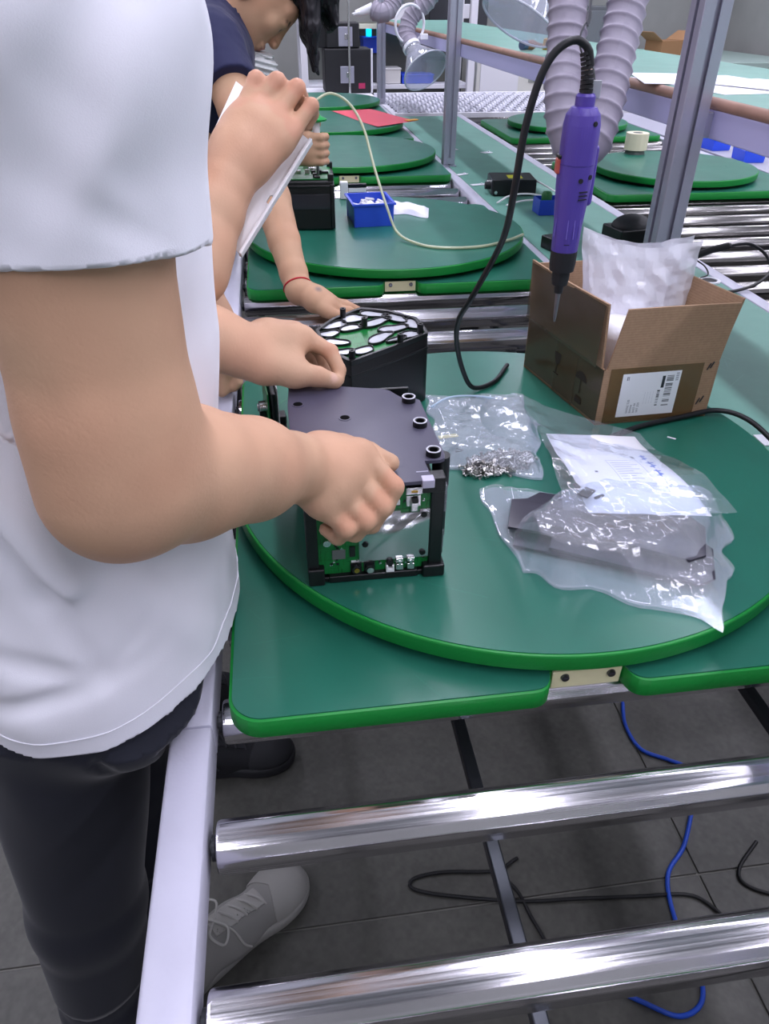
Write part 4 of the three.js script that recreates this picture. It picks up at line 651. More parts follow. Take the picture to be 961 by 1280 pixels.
  // --- T-shirt
  const rows = [[.78, -.192, -.575, .128, .194], [.88, -.190, -.575, .124, .189], [1.02, -.182, -.575, .116, .168], [1.14, -.170, -.575, .117, .160], [1.26, -.164, -.575, .118, .160], [1.36, -.158, -.58, .100, .150], [1.43, -.150, -.58, .062, .085], [1.46, -.146, -.58, .058, .066]];
  const tf = torsoField(rows);
  const endR = [-.1005, 1.2385, -.4130], slR = [cone([-.108, 1.385, -.445], [-.098, 1.33, -.425], .070, .068, .02), cone([-.098, 1.33, -.425], off(endR, [[0, -1, 0], .05], [[1, 0, 0], -.004]), .066, .068, .02)], endL = mix(sL, eL, .55), slL = [cone([-.120, 1.385, -.715], endL, .070, .070, .03)];
  const sf = fieldOf(slR), slf = fieldOf(slL);
  const axR = V(eR[0] - sR[0], eR[1] - sR[1], eR[2] - sR[2]).normalize(), axL = V(eL[0] - sL[0], eL[1] - sL[1], eL[2] - sL[2]).normalize();
  const seg = (a, b) => { const c = cone(a, b, 0, 0); return c.f; };
  // folds: [segment, depth, width]; positive sinks in, negative stands out
  const folds = [[seg([-.215, 1.10, -.41], [-.178, 1.012, -.400]), .016, .011], [seg([-.178, 1.012, -.400], [-.153, .940, -.394]), .019, .009], [seg([-.205, 1.12, -.41], [-.160, 1.02, -.400]), -.014, .016], [seg([-.150, .936, -.394], [-.085, .985, -.43]), .008, .009], [seg([-.150, .936, -.394], [-.100, .930, -.42]), .008, .008], [seg([-.153, .936, -.394], [-.225, .965, -.396]), .009, .009], [seg([-.153, .932, -.394], [-.235, .915, -.394]), .008, .009], [seg([-.155, .930, -.402], [-.165, .86, -.40]), -.003, .008], [seg([-.11, 1.0, -.42], [-.085, .90, -.47]), -.006, .022], [seg([-.25, 1.06, -.41], [-.21, .90, -.40]), -.006, .02],
    [seg([-.0600, 1.352, -.37], [-.0830, 1.313, -.345]), .008, .013], [seg([-.0830, 1.313, -.345], [-.1000, 1.287, -.342]), .011, .015], [seg([-.1000, 1.287, -.342], [-.1180, 1.262, -.342]), .006, .014], [seg([-.040, 1.35, -.40], [-.075, 1.29, -.345]), -.007, .020], [seg([-.060, 1.285, -.35], [-.045, 1.262, -.365]), .0035, .007], [seg([-.085, 1.275, -.342], [-.048, 1.252, -.365]), .0035, .007], [seg([-.115, 1.31, -.345], [-.15, 1.255, -.36]), .004, .012]];
  const outer = (x, y, z) => { let d = smin(tf(x, y, z), sf(x, y, z), .022); d = smin(d, slf(x, y, z), .03); if (Math.abs(d) < .03) { for (const [s, a, w] of folds) { const q = s(x, y, z); if (q < 3 * w) d += a * Math.exp(-((q / w) ** 2)); } d += .0022 * N3(x * 16, y * 12, z * 16) + .0010 * N3(x * 42, y * 30, z * 42); } return d; };
  const hemY = (x, z) => .862 + .004 * N3(x * 9, 3, z * 9);
  const shirt = (x, y, z) => {
    const d = outer(x, y, z), pr = (x - endR[0]) * axR.x + (y - endR[1]) * axR.y + (z - endR[2]) * axR.z, pl = (x - endL[0]) * axL.x + (y - endL[1]) * axL.y + (z - endL[2]) * axL.z, nearR = sf(x, y, z) < .02 && z > -.48 && y < 1.3, nearL = slf(x, y, z) < .02 && z < -.68 && y < 1.32 && tf(x, y, z) > -.0;
    let c = hemY(x, z) - y, inn = d + .010; // hem cut, cavity
    let r = Math.max(d, c, y - 1.452); if (nearR && tf(x, y, z) > -.003) r = Math.max(r, pr); if (nearL) r = Math.max(r, pl);
    const cav1 = Math.max(inn, y - (hemY(x, z) + .025)); r = Math.max(r, -cav1);
    if (z > -.49 && y < 1.3) { const cav2 = Math.max(d + .014, sf(x, y, z) + .014, -.022 - pr); r = Math.max(r, -cav2); }
    if (z < -.68 && y < 1.32) { const cav3 = Math.max(d + .009, slf(x, y, z) + .008, -.030 - pl); r = Math.max(r, -cav3); }
    const cav4 = Math.max(inn, 1.43 - y); return Math.max(r, -cav4);
  };
  const sg = nets(shirt, [-.34, .81, -.86], [.0, 1.47, -.325], .0035);
  meshPart('t_shirt', [sg], cloth(0xe9e9f1), who);
  const stitch = (c, e1, e2, n = 120) => { const pts = []; for (let k = 0; k < n; k++) { const a = k / n * 6.28318, dx = e1.x * Math.cos(a) + e2.x * Math.sin(a), dy = e1.y * Math.cos(a) + e2.y * Math.sin(a), dz = e1.z * Math.cos(a) + e2.z * Math.sin(a); let r = .02; while (r < .3 && outer(c[0] + dx * r, c[1] + dy * r, c[2] + dz * r) < 0) r += .0008; pts.push(V(c[0] + dx * r, c[1] + dy * r, c[2] + dz * r)); } return tube(pts, .0006, n * 2, 5, true); };
    obj('hem_stitch', stitch([-.185, .885, -.575], V(1, 0, 0), V(0, 0, 1)), cloth(0xe9e9f1), who);
  // --- trousers
  const TR = [ell([-.212, .885, -.575], [.116, .10, .168], null, .04), cone([-.166, .862, -.462], [-.166, .862, -.66], .072, .072, .03), cone([-.222, .85, -.490], [-.272, .50, -.478], .082, .062, .03), cone([-.272, .50, -.478], [-.318, .07, -.47], .062, .056, .02), cone([-.222, .85, -.660], [-.265, .50, -.650], .082, .064, .03), cone([-.265, .50, -.650], [-.262, .09, -.605], .064, .056, .02)], tr0 = fieldOf(TR), pocket = seg([-.175, .845, -.392], [-.160, .775, -.405]), crease = seg([-.168, .78, -.40], [-.205, .60, -.395]);
  const tr = (x, y, z) => { let d = tr0(x, y, z); d += .003 * N3(x * 20, y * 9, z * 20) + .0045 * Math.exp(-((pocket(x, y, z) / .006) ** 2)) * 2.2 + .004 * Math.exp(-((crease(x, y, z) / .007) ** 2)); if (y < .35) d += .005 * N3(x * 14, y * 34, z * 14); const rail = x + .1275; if (y < .84) d = smax(d, rail, .01); if (y > .852 && d < .03) d = Math.max(d, outer(x, y, z) + .007); return Math.max(d, .055 - y, y - .93); };
  meshPart('trousers', [nets(tr, [-.42, .05, -.78], [-.09, .94, -.36], .006)], cloth(0x161925, .9), who);
  const tone = [0xa9a7a4, 0xb9b7b3, 0xc4c2be, 0xd2d0cc];
  sneaker(who, [-.262, .0005, -.575], .68, 0, tone); sneaker(who, [-.345, .0005, -.465], .05, 0, tone);
}
// ================================================================= worker bending over the second turntable, navy shirt
function fistGroup(root, Mc, Pp, Dd, Tt, r) { const L = []; for (let i = 0; i < 4; i++) L.push(...finger([Mc[i], Pp[i], Dd[i], Tt[i]], r[i], mix(root, Mc[i], .35))); for (let i = 0; i < 3; i++) L.push(cone(mix(root, Mc[i], .5), mix(root, Mc[i + 1], .5), .0165, .0155, .02), cone(mix(root, Mc[i], .85), mix(root, Mc[i + 1], .85), .0125, .0115, .012)); return L; }
const FR = [.0090, .0093, .0088, .0078];
{
  const who = thing('person', 'worker in a navy shirt bending head down over the unit beside the blue tray', 'person');
  const base = 0xc39a7c, lip = lin(0xa05c58), dark = lin(0x1c1716), ink = lin(0x6f6a6c);
  const HB = basis([.85, .50, -.10], [.54, -.84, .08]), hc = [-.006, 1.350, -2.06], H = headField(hc, HB), P = H.P;
  const sR = [-.105, 1.250, -1.895], eR = [-.020, 1.050, -1.655], wR = [.031, .8790, -1.415];
  const arm1 = armField(sR, eR, wR, [.047, .044, .040, .038, .037, .031, .0245]);
  const m1 = [[.090, .8560, -1.4180], [.096, .8580, -1.3980], [.094, .8560, -1.3780], [.086, .8520, -1.3600]];
  arm1.push(...fistGroup(wR, m1, m1.map(p => off(p, [[1, 0, 0], .030], [[0, -1, 0], .008])), m1.map(p => off(p, [[1, 0, 0], .042], [[0, -1, 0], .014])), m1.map(p => off(p, [[1, 0, 0], .052], [[0, -1, 0], .018])), FR), cone(wR, [.055, .858, -1.440], .018, .014, .02), cone([.055, .858, -1.440], [.085, .850, -1.452], .0125, .009, .01));
  const sL = [-.085, 1.275, -2.16], eL = [-.110, 1.060, -2.03], wL = [.022, 1.0435, -1.905];
  const arm2 = armField(sL, eL, wL, [.046, .043, .040, .038, .037, .031, .0245]);
  const tool = [.108, 0, -1.915];
  const m2 = [0, 1, 2, 3].map(i => [.086 + .002 * i, 1.078 - i * .0175, -1.885]), p2 = m2.map(p => [.112, p[1] - .002, -1.8835]), d2 = m2.map(p => [.126, p[1] - .003, -1.903]), t2 = m2.map(p => [.119, p[1] - .003, -1.922]);
  arm2.push(...fistGroup(wL, m2, p2, d2, t2, FR), cone(wL, [.055, 1.070, -1.925], .020, .015, .02), cone([.055, 1.070, -1.925], [.088, 1.092, -1.932], .0125, .0105, .01), cone([.088, 1.092, -1.932], [.110, 1.098, -1.930], .010, .0085, .004));
  const BD = [...H.L, cone([-.125, 1.290, -2.03], P(-.055, -.02, 0), .056, .052, .03), cone([-.115, 1.25, -1.93], [-.10, 1.26, -2.12], .055, .055, .05), cone([-.16, 1.21, -2.0], [-.25, 1.0, -1.86], .105, .095, .06), cone([-.25, .92, -1.77], [-.27, .50, -1.76], .070, .052, .04), cone([-.27, .50, -1.76], [-.28, .09, -1.76], .050, .038, .03), cone([-.25, .92, -1.94], [-.28, .50, -1.96], .070, .052, .04), cone([-.28, .50, -1.96], [-.29, .09, -1.96], .050, .038, .03)];
  const cH = skinColour(base, [[P(-.057, .094, 0), .019, lip, .75], ...[1, -1].flatMap(e => [[P(-.002, .084, .031 * e), .009, dark, .85], [P(.019, .087, .018 * e), .009, dark, .8], [P(.021, .085, .030 * e), .010, dark, .85], [P(.018, .080, .041 * e), .008, dark, .7]])]);
  const head = [...H.L, cone([-.125, 1.290, -2.03], P(-.055, -.02, 0), .056, .052, .03)];
  const [l0, h0] = bounds(head, .006), [l1, h1] = bounds(arm1, .006), [l2, h2] = bounds(arm2, .006), [l3, h3] = bounds(BD, .01);
  const inHead = fieldOf(head);
  meshPart('body', [nets(inHead, l0, h0, .0036, head, cH), nets(fieldOf(arm1), l1, h1, .0038, arm1, skinColour(base, [[[.066, .884, -1.392], .011, ink, .75]])), nets(fieldOf(arm2), l2, h2, .0038, arm2, skinColour(base)), nets(fieldOf(BD.slice(H.L.length)), l3, h3, .010, BD.slice(H.L.length), skinColour(base))], skinM, who);
  // hair: cap and a fringe falling forward
  const HR = [ell(P(.055, -.024, 0), [.083, .084, .098], [HB.R, HB.U, HB.F], .01), ell(P(.090, .050, 0), [.066, .036, .045], [HB.R, HB.U, HB.F], .03), ell(P(-.005, -.070, 0), [.070, .075, .046], [HB.R, HB.U, HB.F], .03)];
  for (let i = -6; i <= 6; i++) { const r = i * .0118, a = P(.105, .050, r), b = off(P(.062, .116, r * 1.05), [[.5, -.9, 0], .004 + .004 * ((i * 7) % 3)]), c = off(b, [[.12 + .03 * ((i * 5) % 4), -1, .02], .052 + .012 * ((i * 3 + 18) % 4)]); HR.push(cone(a, b, .022, .017, .012), cone(b, c, .0165, .005, .008)); const a2 = P(.125, .02, r), b2 = P(.125, .090, r), c2 = off(b2, [[.25, -1, .0], .055 + .01 * ((i * 3 + 15) % 3)]); HR.push(cone(a2, b2, .026, .022, .012), cone(b2, c2, .020, .006, .008)); }
  const hf0 = fieldOf(HR), hf = (x, y, z) => Math.max(hf0(x, y, z) + .003 * N3(x * 150, y * 40, z * 190) + .002 * N3(x * 300, y * 70, z * 350), -inHead(x, y, z) - .003);
  { const [l, h] = bounds(HR, .012); meshPart('hair', [nets(hf, l, h, .0034)], M(0x15131a, { roughness: .5 }), who); }
  // shirt
  const SH = [cone([-.165, 1.205, -2.0], [-.245, .98, -1.86], .138, .135, .05), cone([-.120, 1.245, -1.925], [-.105, 1.255, -2.12], .074, .074, .05), cone(sR, mix(sR, eR, .42), .062, .062, .03), cone(sL, mix(sL, eL, .5), .060, .062, .03), cone([-.14, 1.27, -2.03], [-.105, 1.305, -2.035], .075, .060, .03)];
  const s0 = fieldOf(SH), aR = V(eR[0] - sR[0], eR[1] - sR[1], eR[2] - sR[2]).normalize(), cR = mix(sR, eR, .36);
  const sh = (x, y, z) => { let d = s0(x, y, z) + .0035 * N3(x * 22, y * 14, z * 22) + .0015 * N3(x * 60, y * 40, z * 60); const pr = (x - cR[0]) * aR.x + (y - cR[1]) * aR.y + (z - cR[2]) * aR.z; if (z > -1.93 && y < 1.25 && x > -.16) d = Math.max(d, pr); const nk = cone([-.125, 1.300, -2.03], P(-.04, -.02, 0), .058, .058).f(x, y, z); return Math.max(d, -nk, .90 - y); };
  { const [l, h] = bounds(SH, .012); meshPart('shirt', [nets(sh, l, h, .006)], cloth(0x23264a, .9), who); }
  const TR = [ell([-.25, .93, -1.85], [.115, .11, .155], null, .04), cone([-.245, .90, -1.77], [-.268, .50, -1.76], .090, .074, .05), cone([-.268, .50, -1.76], [-.28, .07, -1.76], .074, .060, .04), cone([-.245, .90, -1.94], [-.278, .50, -1.96], .090, .074, .05), cone([-.278, .50, -1.96], [-.29, .07, -1.96], .074, .060, .04)], t0 = fieldOf(TR);
  { const [l, h] = bounds(TR, .012); meshPart('trousers', [nets((x, y, z) => { let d = t0(x, y, z) + .003 * N3(x * 20, y * 9, z * 20); if (y < .84) d = smax(d, x + .1275, .01); return Math.max(d, .055 - y, y - 1.0); }, l, h, .009)], cloth(0x1b1d2c, .9), who); }
  const tone = [0x24252a, 0x2a2b30, 0x2c2d33, 0x3a3a40]; sneaker(who, [-.30, .0005, -1.76], .1, 0, tone); sneaker(who, [-.31, .0005, -1.96], -.1, 0, tone);
  { const fm = [cone([-.055, 1.208, -2.01], [.005, 1.204, -2.0], .026, .022, .01), cone([-.055, 1.220, -2.06], [-.0, 1.215, -2.06], .026, .022, .02)], q = fieldOf(fm), [l, h] = bounds(fm, .01); const mk = meshPart('face_mask', [nets((x, y, z) => Math.max(q(x, y, z) + .004 * Math.sin(y * 520 + x * 120), -inHead(x, y, z) - .001), l, h, .0036)], M(0xdfe3e2, { roughness: .7 }), who); mk.userData.label = 'white pleated face mask pulled below the chin'; }
  const br = meshPart('bracelet', [new THREE.TorusGeometry(.0265, .0019, 8, 48).applyQuaternion(new THREE.Quaternion().setFromUnitVectors(V(0, 0, 1), V(wR[0] - eR[0], wR[1] - eR[1], wR[2] - eR[2]).normalize())).translate(...mix(eR, wR, .965))], M(0xb5202a, { roughness: .6 }), who); br.userData.label = 'thin red cord bracelet';
}
// ---------------------------------------------------------------- tool held in the navy worker's fist, with its tube
{
  const t = thing('air_tool', 'white handled tool with green collar held upright over the black unit', 'tool', [.1045, 0, -1.9035]);
  obj('handle', cyl(.0085, .0085, .085, 0, 1.062, 0, 'y', 20), E1.plasticWhite, t); obj('collar', lathe([[.009, 1.104], [.024, 1.108], [.026, 1.112], [.012, 1.118], [.009, 1.122]], 28), M(0x1aa04a, { roughness: .35 }), t); obj('neck', cyl(.006, .006, .02, 0, 1.131, 0, 'y', 16), G.black, t); obj('shaft', cyl(.003, .004, .025, 0, 1.0065, 0, 'y', 12), G.steel, t);
}
tag(obj('air_tube', tube([[.1045, 1.141, -1.9035], [.112, 1.152, -1.905], [.145, 1.160, -1.925], [.185, 1.138, -1.93], [.215, 1.09, -1.91], [.235, 1.01, -1.86], [.256, .938, -1.80], [.276, .890, -1.77], [.310, .8795, -1.715], [.36, .8785, -1.675], [.45, .8785, -1.672], [.53, .8790, -1.715], [.572, .882, -1.745]], .0032, 140, 8), M(0xe2e6c8, { transmission: .35, thickness: 0, roughness: .25 })), 'pale clear tube arcing from the held tool across the second turntable', 'tube');

// ================================================================= third worker, mostly hidden, holding up a white panel
{
  const who = thing('person', 'worker behind the white T-shirt raising a clenched hand with a white panel', 'person');
  const base = 0xcba184;
  const sR = [-.245, 1.340, -.955], eR = [-.1000, 1.1040, -.8330], wR = [-.0490, 1.1820, -.9030];
  const A = armField(sR, eR, wR, [.050, .047, .043, .040, .038, .0335, .0275]);
  const Mc = [[-.0292, 1.2391, -.9499], [-.0083, 1.2450, -.9512], [.0106, 1.2378, -.9434], [.0263, 1.2224, -.9364]], Pp = [[-.0114, 1.2690, -.9625], [.0115, 1.2676, -.9583], [.0332, 1.2614, -.9570], [.0480, 1.2447, -.9492]], Dd = [[-.0014, 1.2595, -.9900], [.0195, 1.2566, -.9860], [.0382, 1.2491, -.9800], [.0497, 1.2339, -.9690]], Tt = [[-.0048, 1.2418, -.9900], [.0138, 1.2419, -.9880], [.0317, 1.2343, -.9810], [.0436, 1.2221, -.9710]];
  A.push(...fistGroup(wR, Mc, Pp, Dd, Tt, FR.map(r => r * 1.06)), cone(wR, [-.040, 1.205, -.935], .020, .016, .02), cone([-.040, 1.205, -.935], [-.022, 1.235, -.975], .013, .011, .01));
  for (let i = 0; i < 3; i++) A.push(cone(mix(wR, Mc[i], .7), mix(wR, Mc[i + 1], .7), .0165, .0155, .02), cone(mix(wR, Mc[i], .3), mix(wR, Mc[i + 1], .3), .023, .022, .02));
  const sL = [-.245, 1.350, -1.235], eL = [-.165, 1.085, -1.150], wL = [-.0935, .9350, -1.0850];
  const B = armField(sL, eL, wL, [.048, .045, .041, .038, .036, .030, .0240]);
  const m = [[-.082, .875, -1.0750], [-.083, .868, -1.0930], [-.087, .866, -1.1110], [-.094, .870, -1.1270]];
  B.push(...fistGroup(wL, m, m.map(p => off(p, [[.1, -1, .3], .018])), m.map(p => off(p, [[-.15, -1, .3], .024])), m.map(p => off(p, [[-.55, -1, .3], .026])), FR), cone(wL, [-.098, .895, -1.070], .018, .014, .02), cone([-.098, .895, -1.070], [-.104, .8475, -1.058], .012, .009, .01));
  const hc = [-.205, 1.600, -1.10], HB = basis([.2, 1, .0], [1, -.35, .35]), H = headField(hc, HB), P = H.P;
  const T = [cone([-.27, 1.39, -1.10], P(-.06, -.02, 0), .056, .052, .03), cone([-.27, 1.34, -1.02], [-.27, 1.34, -1.18], .060, .060, .05), ell([-.29, 1.20, -1.10], [.08, .15, .125], null, .05), ell([-.30, .98, -1.10], [.08, .12, .12], null, .06), cone([-.30, .90, -1.02], [-.30, .50, -1.01], .072, .053, .04), cone([-.30, .50, -1.01], [-.31, .09, -1.01], .050, .038, .03), cone([-.30, .90, -1.18], [-.30, .50, -1.19], .072, .053, .04), cone([-.30, .50, -1.19], [-.31, .09, -1.19], .050, .038, .03)], BD = [...H.L, ...T];
  const lip = lin(0xa8625a), dark = lin(0x1c1716), white = lin(0xe8e4e0), red = lin(0xcf8f78);
  const cH = skinColour(base, [[P(-.057, .094, 0), .020, lip, .7], ...[1, -1].flatMap(e => [[P(-.001, .081, .031 * e), .010, white, .9], [P(-.001, .088, .031 * e), .006, dark, 1], [P(.018, .086, .020 * e), .009, dark, .8], [P(.020, .084, .034 * e), .009, dark, .8]])]);
  const cA = skinColour(base, Pp.map(p => [off(p, [[0, .4, 1], .008]), .014, red, .4]).concat(Mc.map(p => [off(p, [[0, .4, 1], .012]), .016, red, .35]), [[[-.055, 1.178, -.868], .0035, lin(0x5a4036), .8]]));
  const [l1, h1] = bounds(A, .006), [l2, h2] = bounds(B, .006), [l3, h3] = bounds(BD, .01);
  meshPart('body', [nets(fieldOf(A), l1, h1, .0034, A, cA), nets(fieldOf(B), l2, h2, .0040, B, skinColour(base)), nets(fieldOf(T), l3, h3, .009, T, skinColour(base)), nets(fieldOf(BD.slice(0, H.L.length + 1)), ...bounds(BD.slice(0, H.L.length + 1), .006), .0040, BD.slice(0, H.L.length + 1), cH)], skinM, who);
  const HR = [ell(P(.052, -.022, 0), [.084, .086, .100], [HB.R, HB.U, HB.F], .01), ell(P(.085, .055, 0), [.066, .034, .040], [HB.R, HB.U, HB.F], .03), ell(P(-.01, -.065, 0), [.070, .075, .050], [HB.R, HB.U, HB.F], .03)], hf0 = fieldOf(HR), hh = fieldOf(H.L);
  { const [l, h] = bounds(HR, .012); meshPart('hair', [nets((x, y, z) => Math.max(hf0(x, y, z) + .0035 * N3(x * 160, y * 50, z * 160), -hh(x, y, z) - .004), l, h, .005)], M(0x0e0d10, { roughness: .55 }), who); }
  const tf = torsoField([[.86, -.300, -1.10, .115, .165], [1.02, -.295, -1.10, .112, .158], [1.26, -.285, -1.10, .112, .160], [1.36, -.275, -1.10, .096, .150], [1.42, -.27, -1.10, .062, .085]]), sl = fieldOf([cone([-.252, 1.345, -.985], mix(sR, eR, .5), .060, .064), cone([-.252, 1.350, -1.215], mix(sL, eL, .5), .060, .064)]);
  meshPart('t_shirt', [nets((x, y, z) => Math.max(smin(tf(x, y, z), sl(x, y, z), .03) + .002 * N3(x * 18, y * 12, z * 18), .87 - y), [-.44, .85, -1.32], [-.08, 1.45, -.86], .007)], cloth(0xdcdce6), who);
  const TR = [ell([-.30, .90, -1.10], [.10, .10, .15], null, .04), cone([-.295, .88, -1.02], [-.298, .50, -1.01], .088, .072, .05), cone([-.298, .50, -1.01], [-.31, .07, -1.01], .072, .058, .04), cone([-.295, .88, -1.18], [-.298, .50, -1.19], .088, .072, .05), cone([-.298, .50, -1.19], [-.31, .07, -1.19], .072, .058, .04)], t0 = fieldOf(TR);
  { const [l, h] = bounds(TR, .012); meshPart('trousers', [nets((x, y, z) => Math.max(smax(t0(x, y, z) + .003 * N3(x * 20, y * 9, z * 20), x + .1275, .01), .055 - y, y - .95), l, h, .010)], cloth(0x1b1d2c, .9), who); }
  const tone = [0x24252a, 0x2a2b30, 0x2c2d33, 0x3a3a40]; sneaker(who, [-.33, .0005, -1.01], .05, 0, tone); sneaker(who, [-.33, .0005, -1.19], -.05, 0, tone);
}
{ // white panel with slots and a dark hole
  const A = V(-.0360, 1.2640, -1.0210), B = V(.0480, 1.2060, -.9600), C = V(-.0430, 1.1030, -.8700), D = V(-.1000, 1.1560, -.9400);
  const c = A.clone().add(B).add(C).add(D).multiplyScalar(.25), ux = B.clone().sub(C).normalize(), n = V().crossVectors(ux, A.clone().sub(C)).normalize(), uy = V().crossVectors(n, ux);
  const q = p => { const d = p.clone().sub(c); return [d.dot(ux), d.dot(uy)]; };
  const t = thing('slotted_board', 'white slotted plastic panel held up in the raised clenched hand', 'panel', c.toArray()); t.setRotationFromMatrix(new THREE.Matrix4().makeBasis(ux, uy, n));
  const P = [q(C), mix(q(C), q(B), .42), off2(mix(q(C), q(B), .44), 0, .010), off2(mix(q(C), q(B), .50), 0, .010), mix(q(C), q(B), .52), q(B), q(A), q(D)];
  function off2(p, x, y) { return [p[0] + x, p[1] + y]; }
  obj('plate', extrudeZ(poly(P), -.0015, .0015, .0004), E1.plasticWhite, t);
  const e = P[0], f = P[5]; obj('edge_lip', place(box(Math.hypot(f[0] - e[0], f[1] - e[1]), .004, .009, 0, 0, 0, .001), (e[0] + f[0]) / 2, (e[1] + f[1]) / 2 + .002, .004, 0, 0, Math.atan2(f[1] - e[1], f[0] - e[0])), E1.plasticWhite, t);
  obj('rubber_plug', cyl(.0055, .0055, .005, P[7][0] + .022, P[7][1] + .018, .003, 'z', 18), G.black, t);
}
// ---------------------------------------------------------------- second turntable and bench clutter
{
  const t = thing('parts_tray', 'small blue plastic tray full of white parts on the second turntable', 'tray', [.232, DISC_T + .0012, -1.945], .06);
  const b = M(0x2f55d8, { roughness: .35 }), W = .098, D = .125, H = .052;
  obj('tray_shell', [box(W * .9, .003, D * .92, 0, .0015, 0), ...[[-1, 0], [1, 0]].map(([s]) => place(box(.0025, H, D), s * W * .475, H / 2, 0, 0, 0, -s * .08)), ...[-1, 1].map(s => place(box(W, H, .0025), 0, H / 2, s * D * .475, 0, s * .08, 0))], b, t);
  obj('tray_lip', [box(W + .010, .004, .006, 0, H, D / 2), box(W + .010, .004, .006, 0, H, -D / 2), box(.006, .004, D, W / 2 + .002, H, 0), box(.006, .004, D, -W / 2 - .002, H, 0)], b, t);
  const r = rngOf(4), g = []; for (let k = 0; k < 60; k++) g.push(place(box(.012 + r() * .016, .006, .010 + r() * .012, 0, 0, 0, .002), (r() - .5) * W * .72, .020 + r() * .022, (r() - .5) * D * .76, r() * 6, (r() - .5) * .9, (r() - .5) * .9));
  const w = obj('white_parts', g, E1.plasticWhite, t); w.userData.kind = 'stuff';
}
{
  const cr = crumple(61, 8), g = grid(40, 30, (u, v) => { const e = Math.min(1, 8 * Math.min(u, 1 - u, v, 1 - v)); return [.290 + .105 * u + .02 * (v - .5), DISC_T + .002 + e * (.004 + .020 * cr(u * .5, v * .5)) * (1 - .5 * u), -2.02 - .10 * v + .06 * u + .01 * Math.sin(u * 9)]; });
  const c = obj('wiping_cloth', [g, g.clone().translate(0, -.0016, 0)], M(0xe9e9f4, { roughness: .8 })); tag(c, 'crumpled white wipe beside the blue tray', 'cloth');
}
{
  const p = thing('power_supply', 'black boxy power supply with yellow label on the green bench', 'power supply', [.742, .8306, -2.43], -.12);
  obj('case', [box(.135, .046, .12, 0, .0245, 0, .004)], G.black, p); obj('warning_label', box(.045, .0006, .05, .005, .0478, .01), M(0xd8d629, { roughness: .5 }), p);
  obj('knob', cyl(.011, .011, .02, -.077, .024, .02, 'x', 20), G.blackSoft, p); obj('socket', cyl(.007, .007, .012, -.072, .026, -.02, 'x', 16), E1.tin, p); obj('socket', cyl(.005, .005, .016, -.058, .012, .0585, 'z', 14), E1.tin, p); obj('front_plate', box(.003, .042, .11, -.0685, .0245, 0, .001), M(0x2b2c31, { roughness: .4 }), p);
}
for (const [pts, l] of [[[[.655, .836, -2.27], [.70, .848, -2.30], [.76, .846, -2.33], [.82, .838, -2.33]], 'white lead curving in front of the black power supply'], [[[.675, .835, -2.24], [.73, .839, -2.27], [.79, .838, -2.28], [.83, .835, -2.26]], 'second white lead lying close to the blue cup'], [[[.80, .87, -2.45], [.83, .86, -2.40], [.86, .845, -2.36]], 'short white lead rising behind the black power supply']]) tag(obj('white_lead', tube(pts, .003, 30, 6), E1.plasticWhite), l, 'lead');
{
  const t = thing('parts_cup', 'small blue open bin with a green cap inside on the bench', 'bin', [.775, .8306, -2.155]); const b = M(0x2847c4, { roughness: .35 });
  obj('bin_shell', [box(.075, .003, .06, 0, .002, 0), ...[-1, 1].map(s => box(.003, .04, .06, s * .037, .021, 0)), ...[-1, 1].map(s => box(.077, .04, .003, 0, .021, s * .03))], b, t); obj('green_cap', lathe([[0, .0], [.014, 0], [.015, .03], [.011, .038], [0, .04]], 20).translate(-.01, .02, 0), M(0x16692f, { roughness: .4 }), t);
}
{
  const p = thing('motor_controller', 'black controller box with domed top behind the cardboard box', 'controller', [.865, .8306, -1.80], .2);
  obj('case', [box(.11, .05, .085, 0, .0255, 0, .004)], G.black, p); obj('dome', (() => { const g = new THREE.SphereGeometry(.052, 28, 14, 0, 6.2832, 0, 1.5).scale(1, .55, .8).translate(0, .048, 0); return g; })(), G.blackSoft, p);
}
{ const p = thing('charger_brick', 'black charger brick beside the domed controller and grommet', 'charger', [.925, .8306, -1.700], .1); obj('case', box(.05, .045, .07, 0, .023, 0, .004), G.blackSoft, p); obj('socket', cyl(.006, .006, .01, .028, .02, .01, 'x', 14), G.black, p); }
{ const p = thing('terminal_block', 'small black terminal block with silver screws on the bench edge', 'terminal', [.672, .8306, -1.80], .3); obj('case', box(.045, .03, .05, 0, .0155, 0, .003), G.black, p); for (let k = 0; k < 4; k++) obj('terminal_screw', cyl(.0045, .0045, .003, -.012 + .008 * k, .0315, .012 - k * .006, 'y', 12), E1.tin, p); }
{ const p = thing('plug_lead', 'black plug and looping lead beside the white cable grommet', 'lead'); obj('plug', tube([[.935, .86, -1.60], [.965, .878, -1.585], [.995, .888, -1.575]], .0078, 16, 10), G.rubber, p); obj('lead', tube([[.995, .888, -1.575], [1.035, .895, -1.56], [1.060, .880, -1.53], [1.055, .858, -1.49], [1.01, .843, -1.455], [.955, .836, -1.435], [.90, .8345, -1.43]], .0034, 50, 8), G.rubber, p); obj('thin_lead', tube([[.935, .855, -1.60], [.95, .845, -1.575], [.945, .836, -1.545], [.92, .8335, -1.53]], .0018, 24, 6), G.rubber, p); }
for (const [x, z, w, d, t, l] of [[.672, -.835, .04, .03, 0, 'white metal tab on the bench edge beside the big disc'], [.716, -3.20, .05, .02, .3, 'white metal tab on the bench near the far side of the second post'], [.648, -2.715, .045, .018, .5, 'white metal tab at the foot of the second post'], [.664, -2.545, .05, .02, .2, 'white metal tab left of the black power supply'], [.84, -3.125, .04, .03, .4, 'white metal tab in the middle of the green bench']]) tag(obj('metal_tab', place(join([box(w, .002, d, 0, 0, 0, .0006), cyl(.004, .004, .004, w * .25, .002, 0, 'y', 10)]), x, .8322, z, t), G.white), l, 'tab');
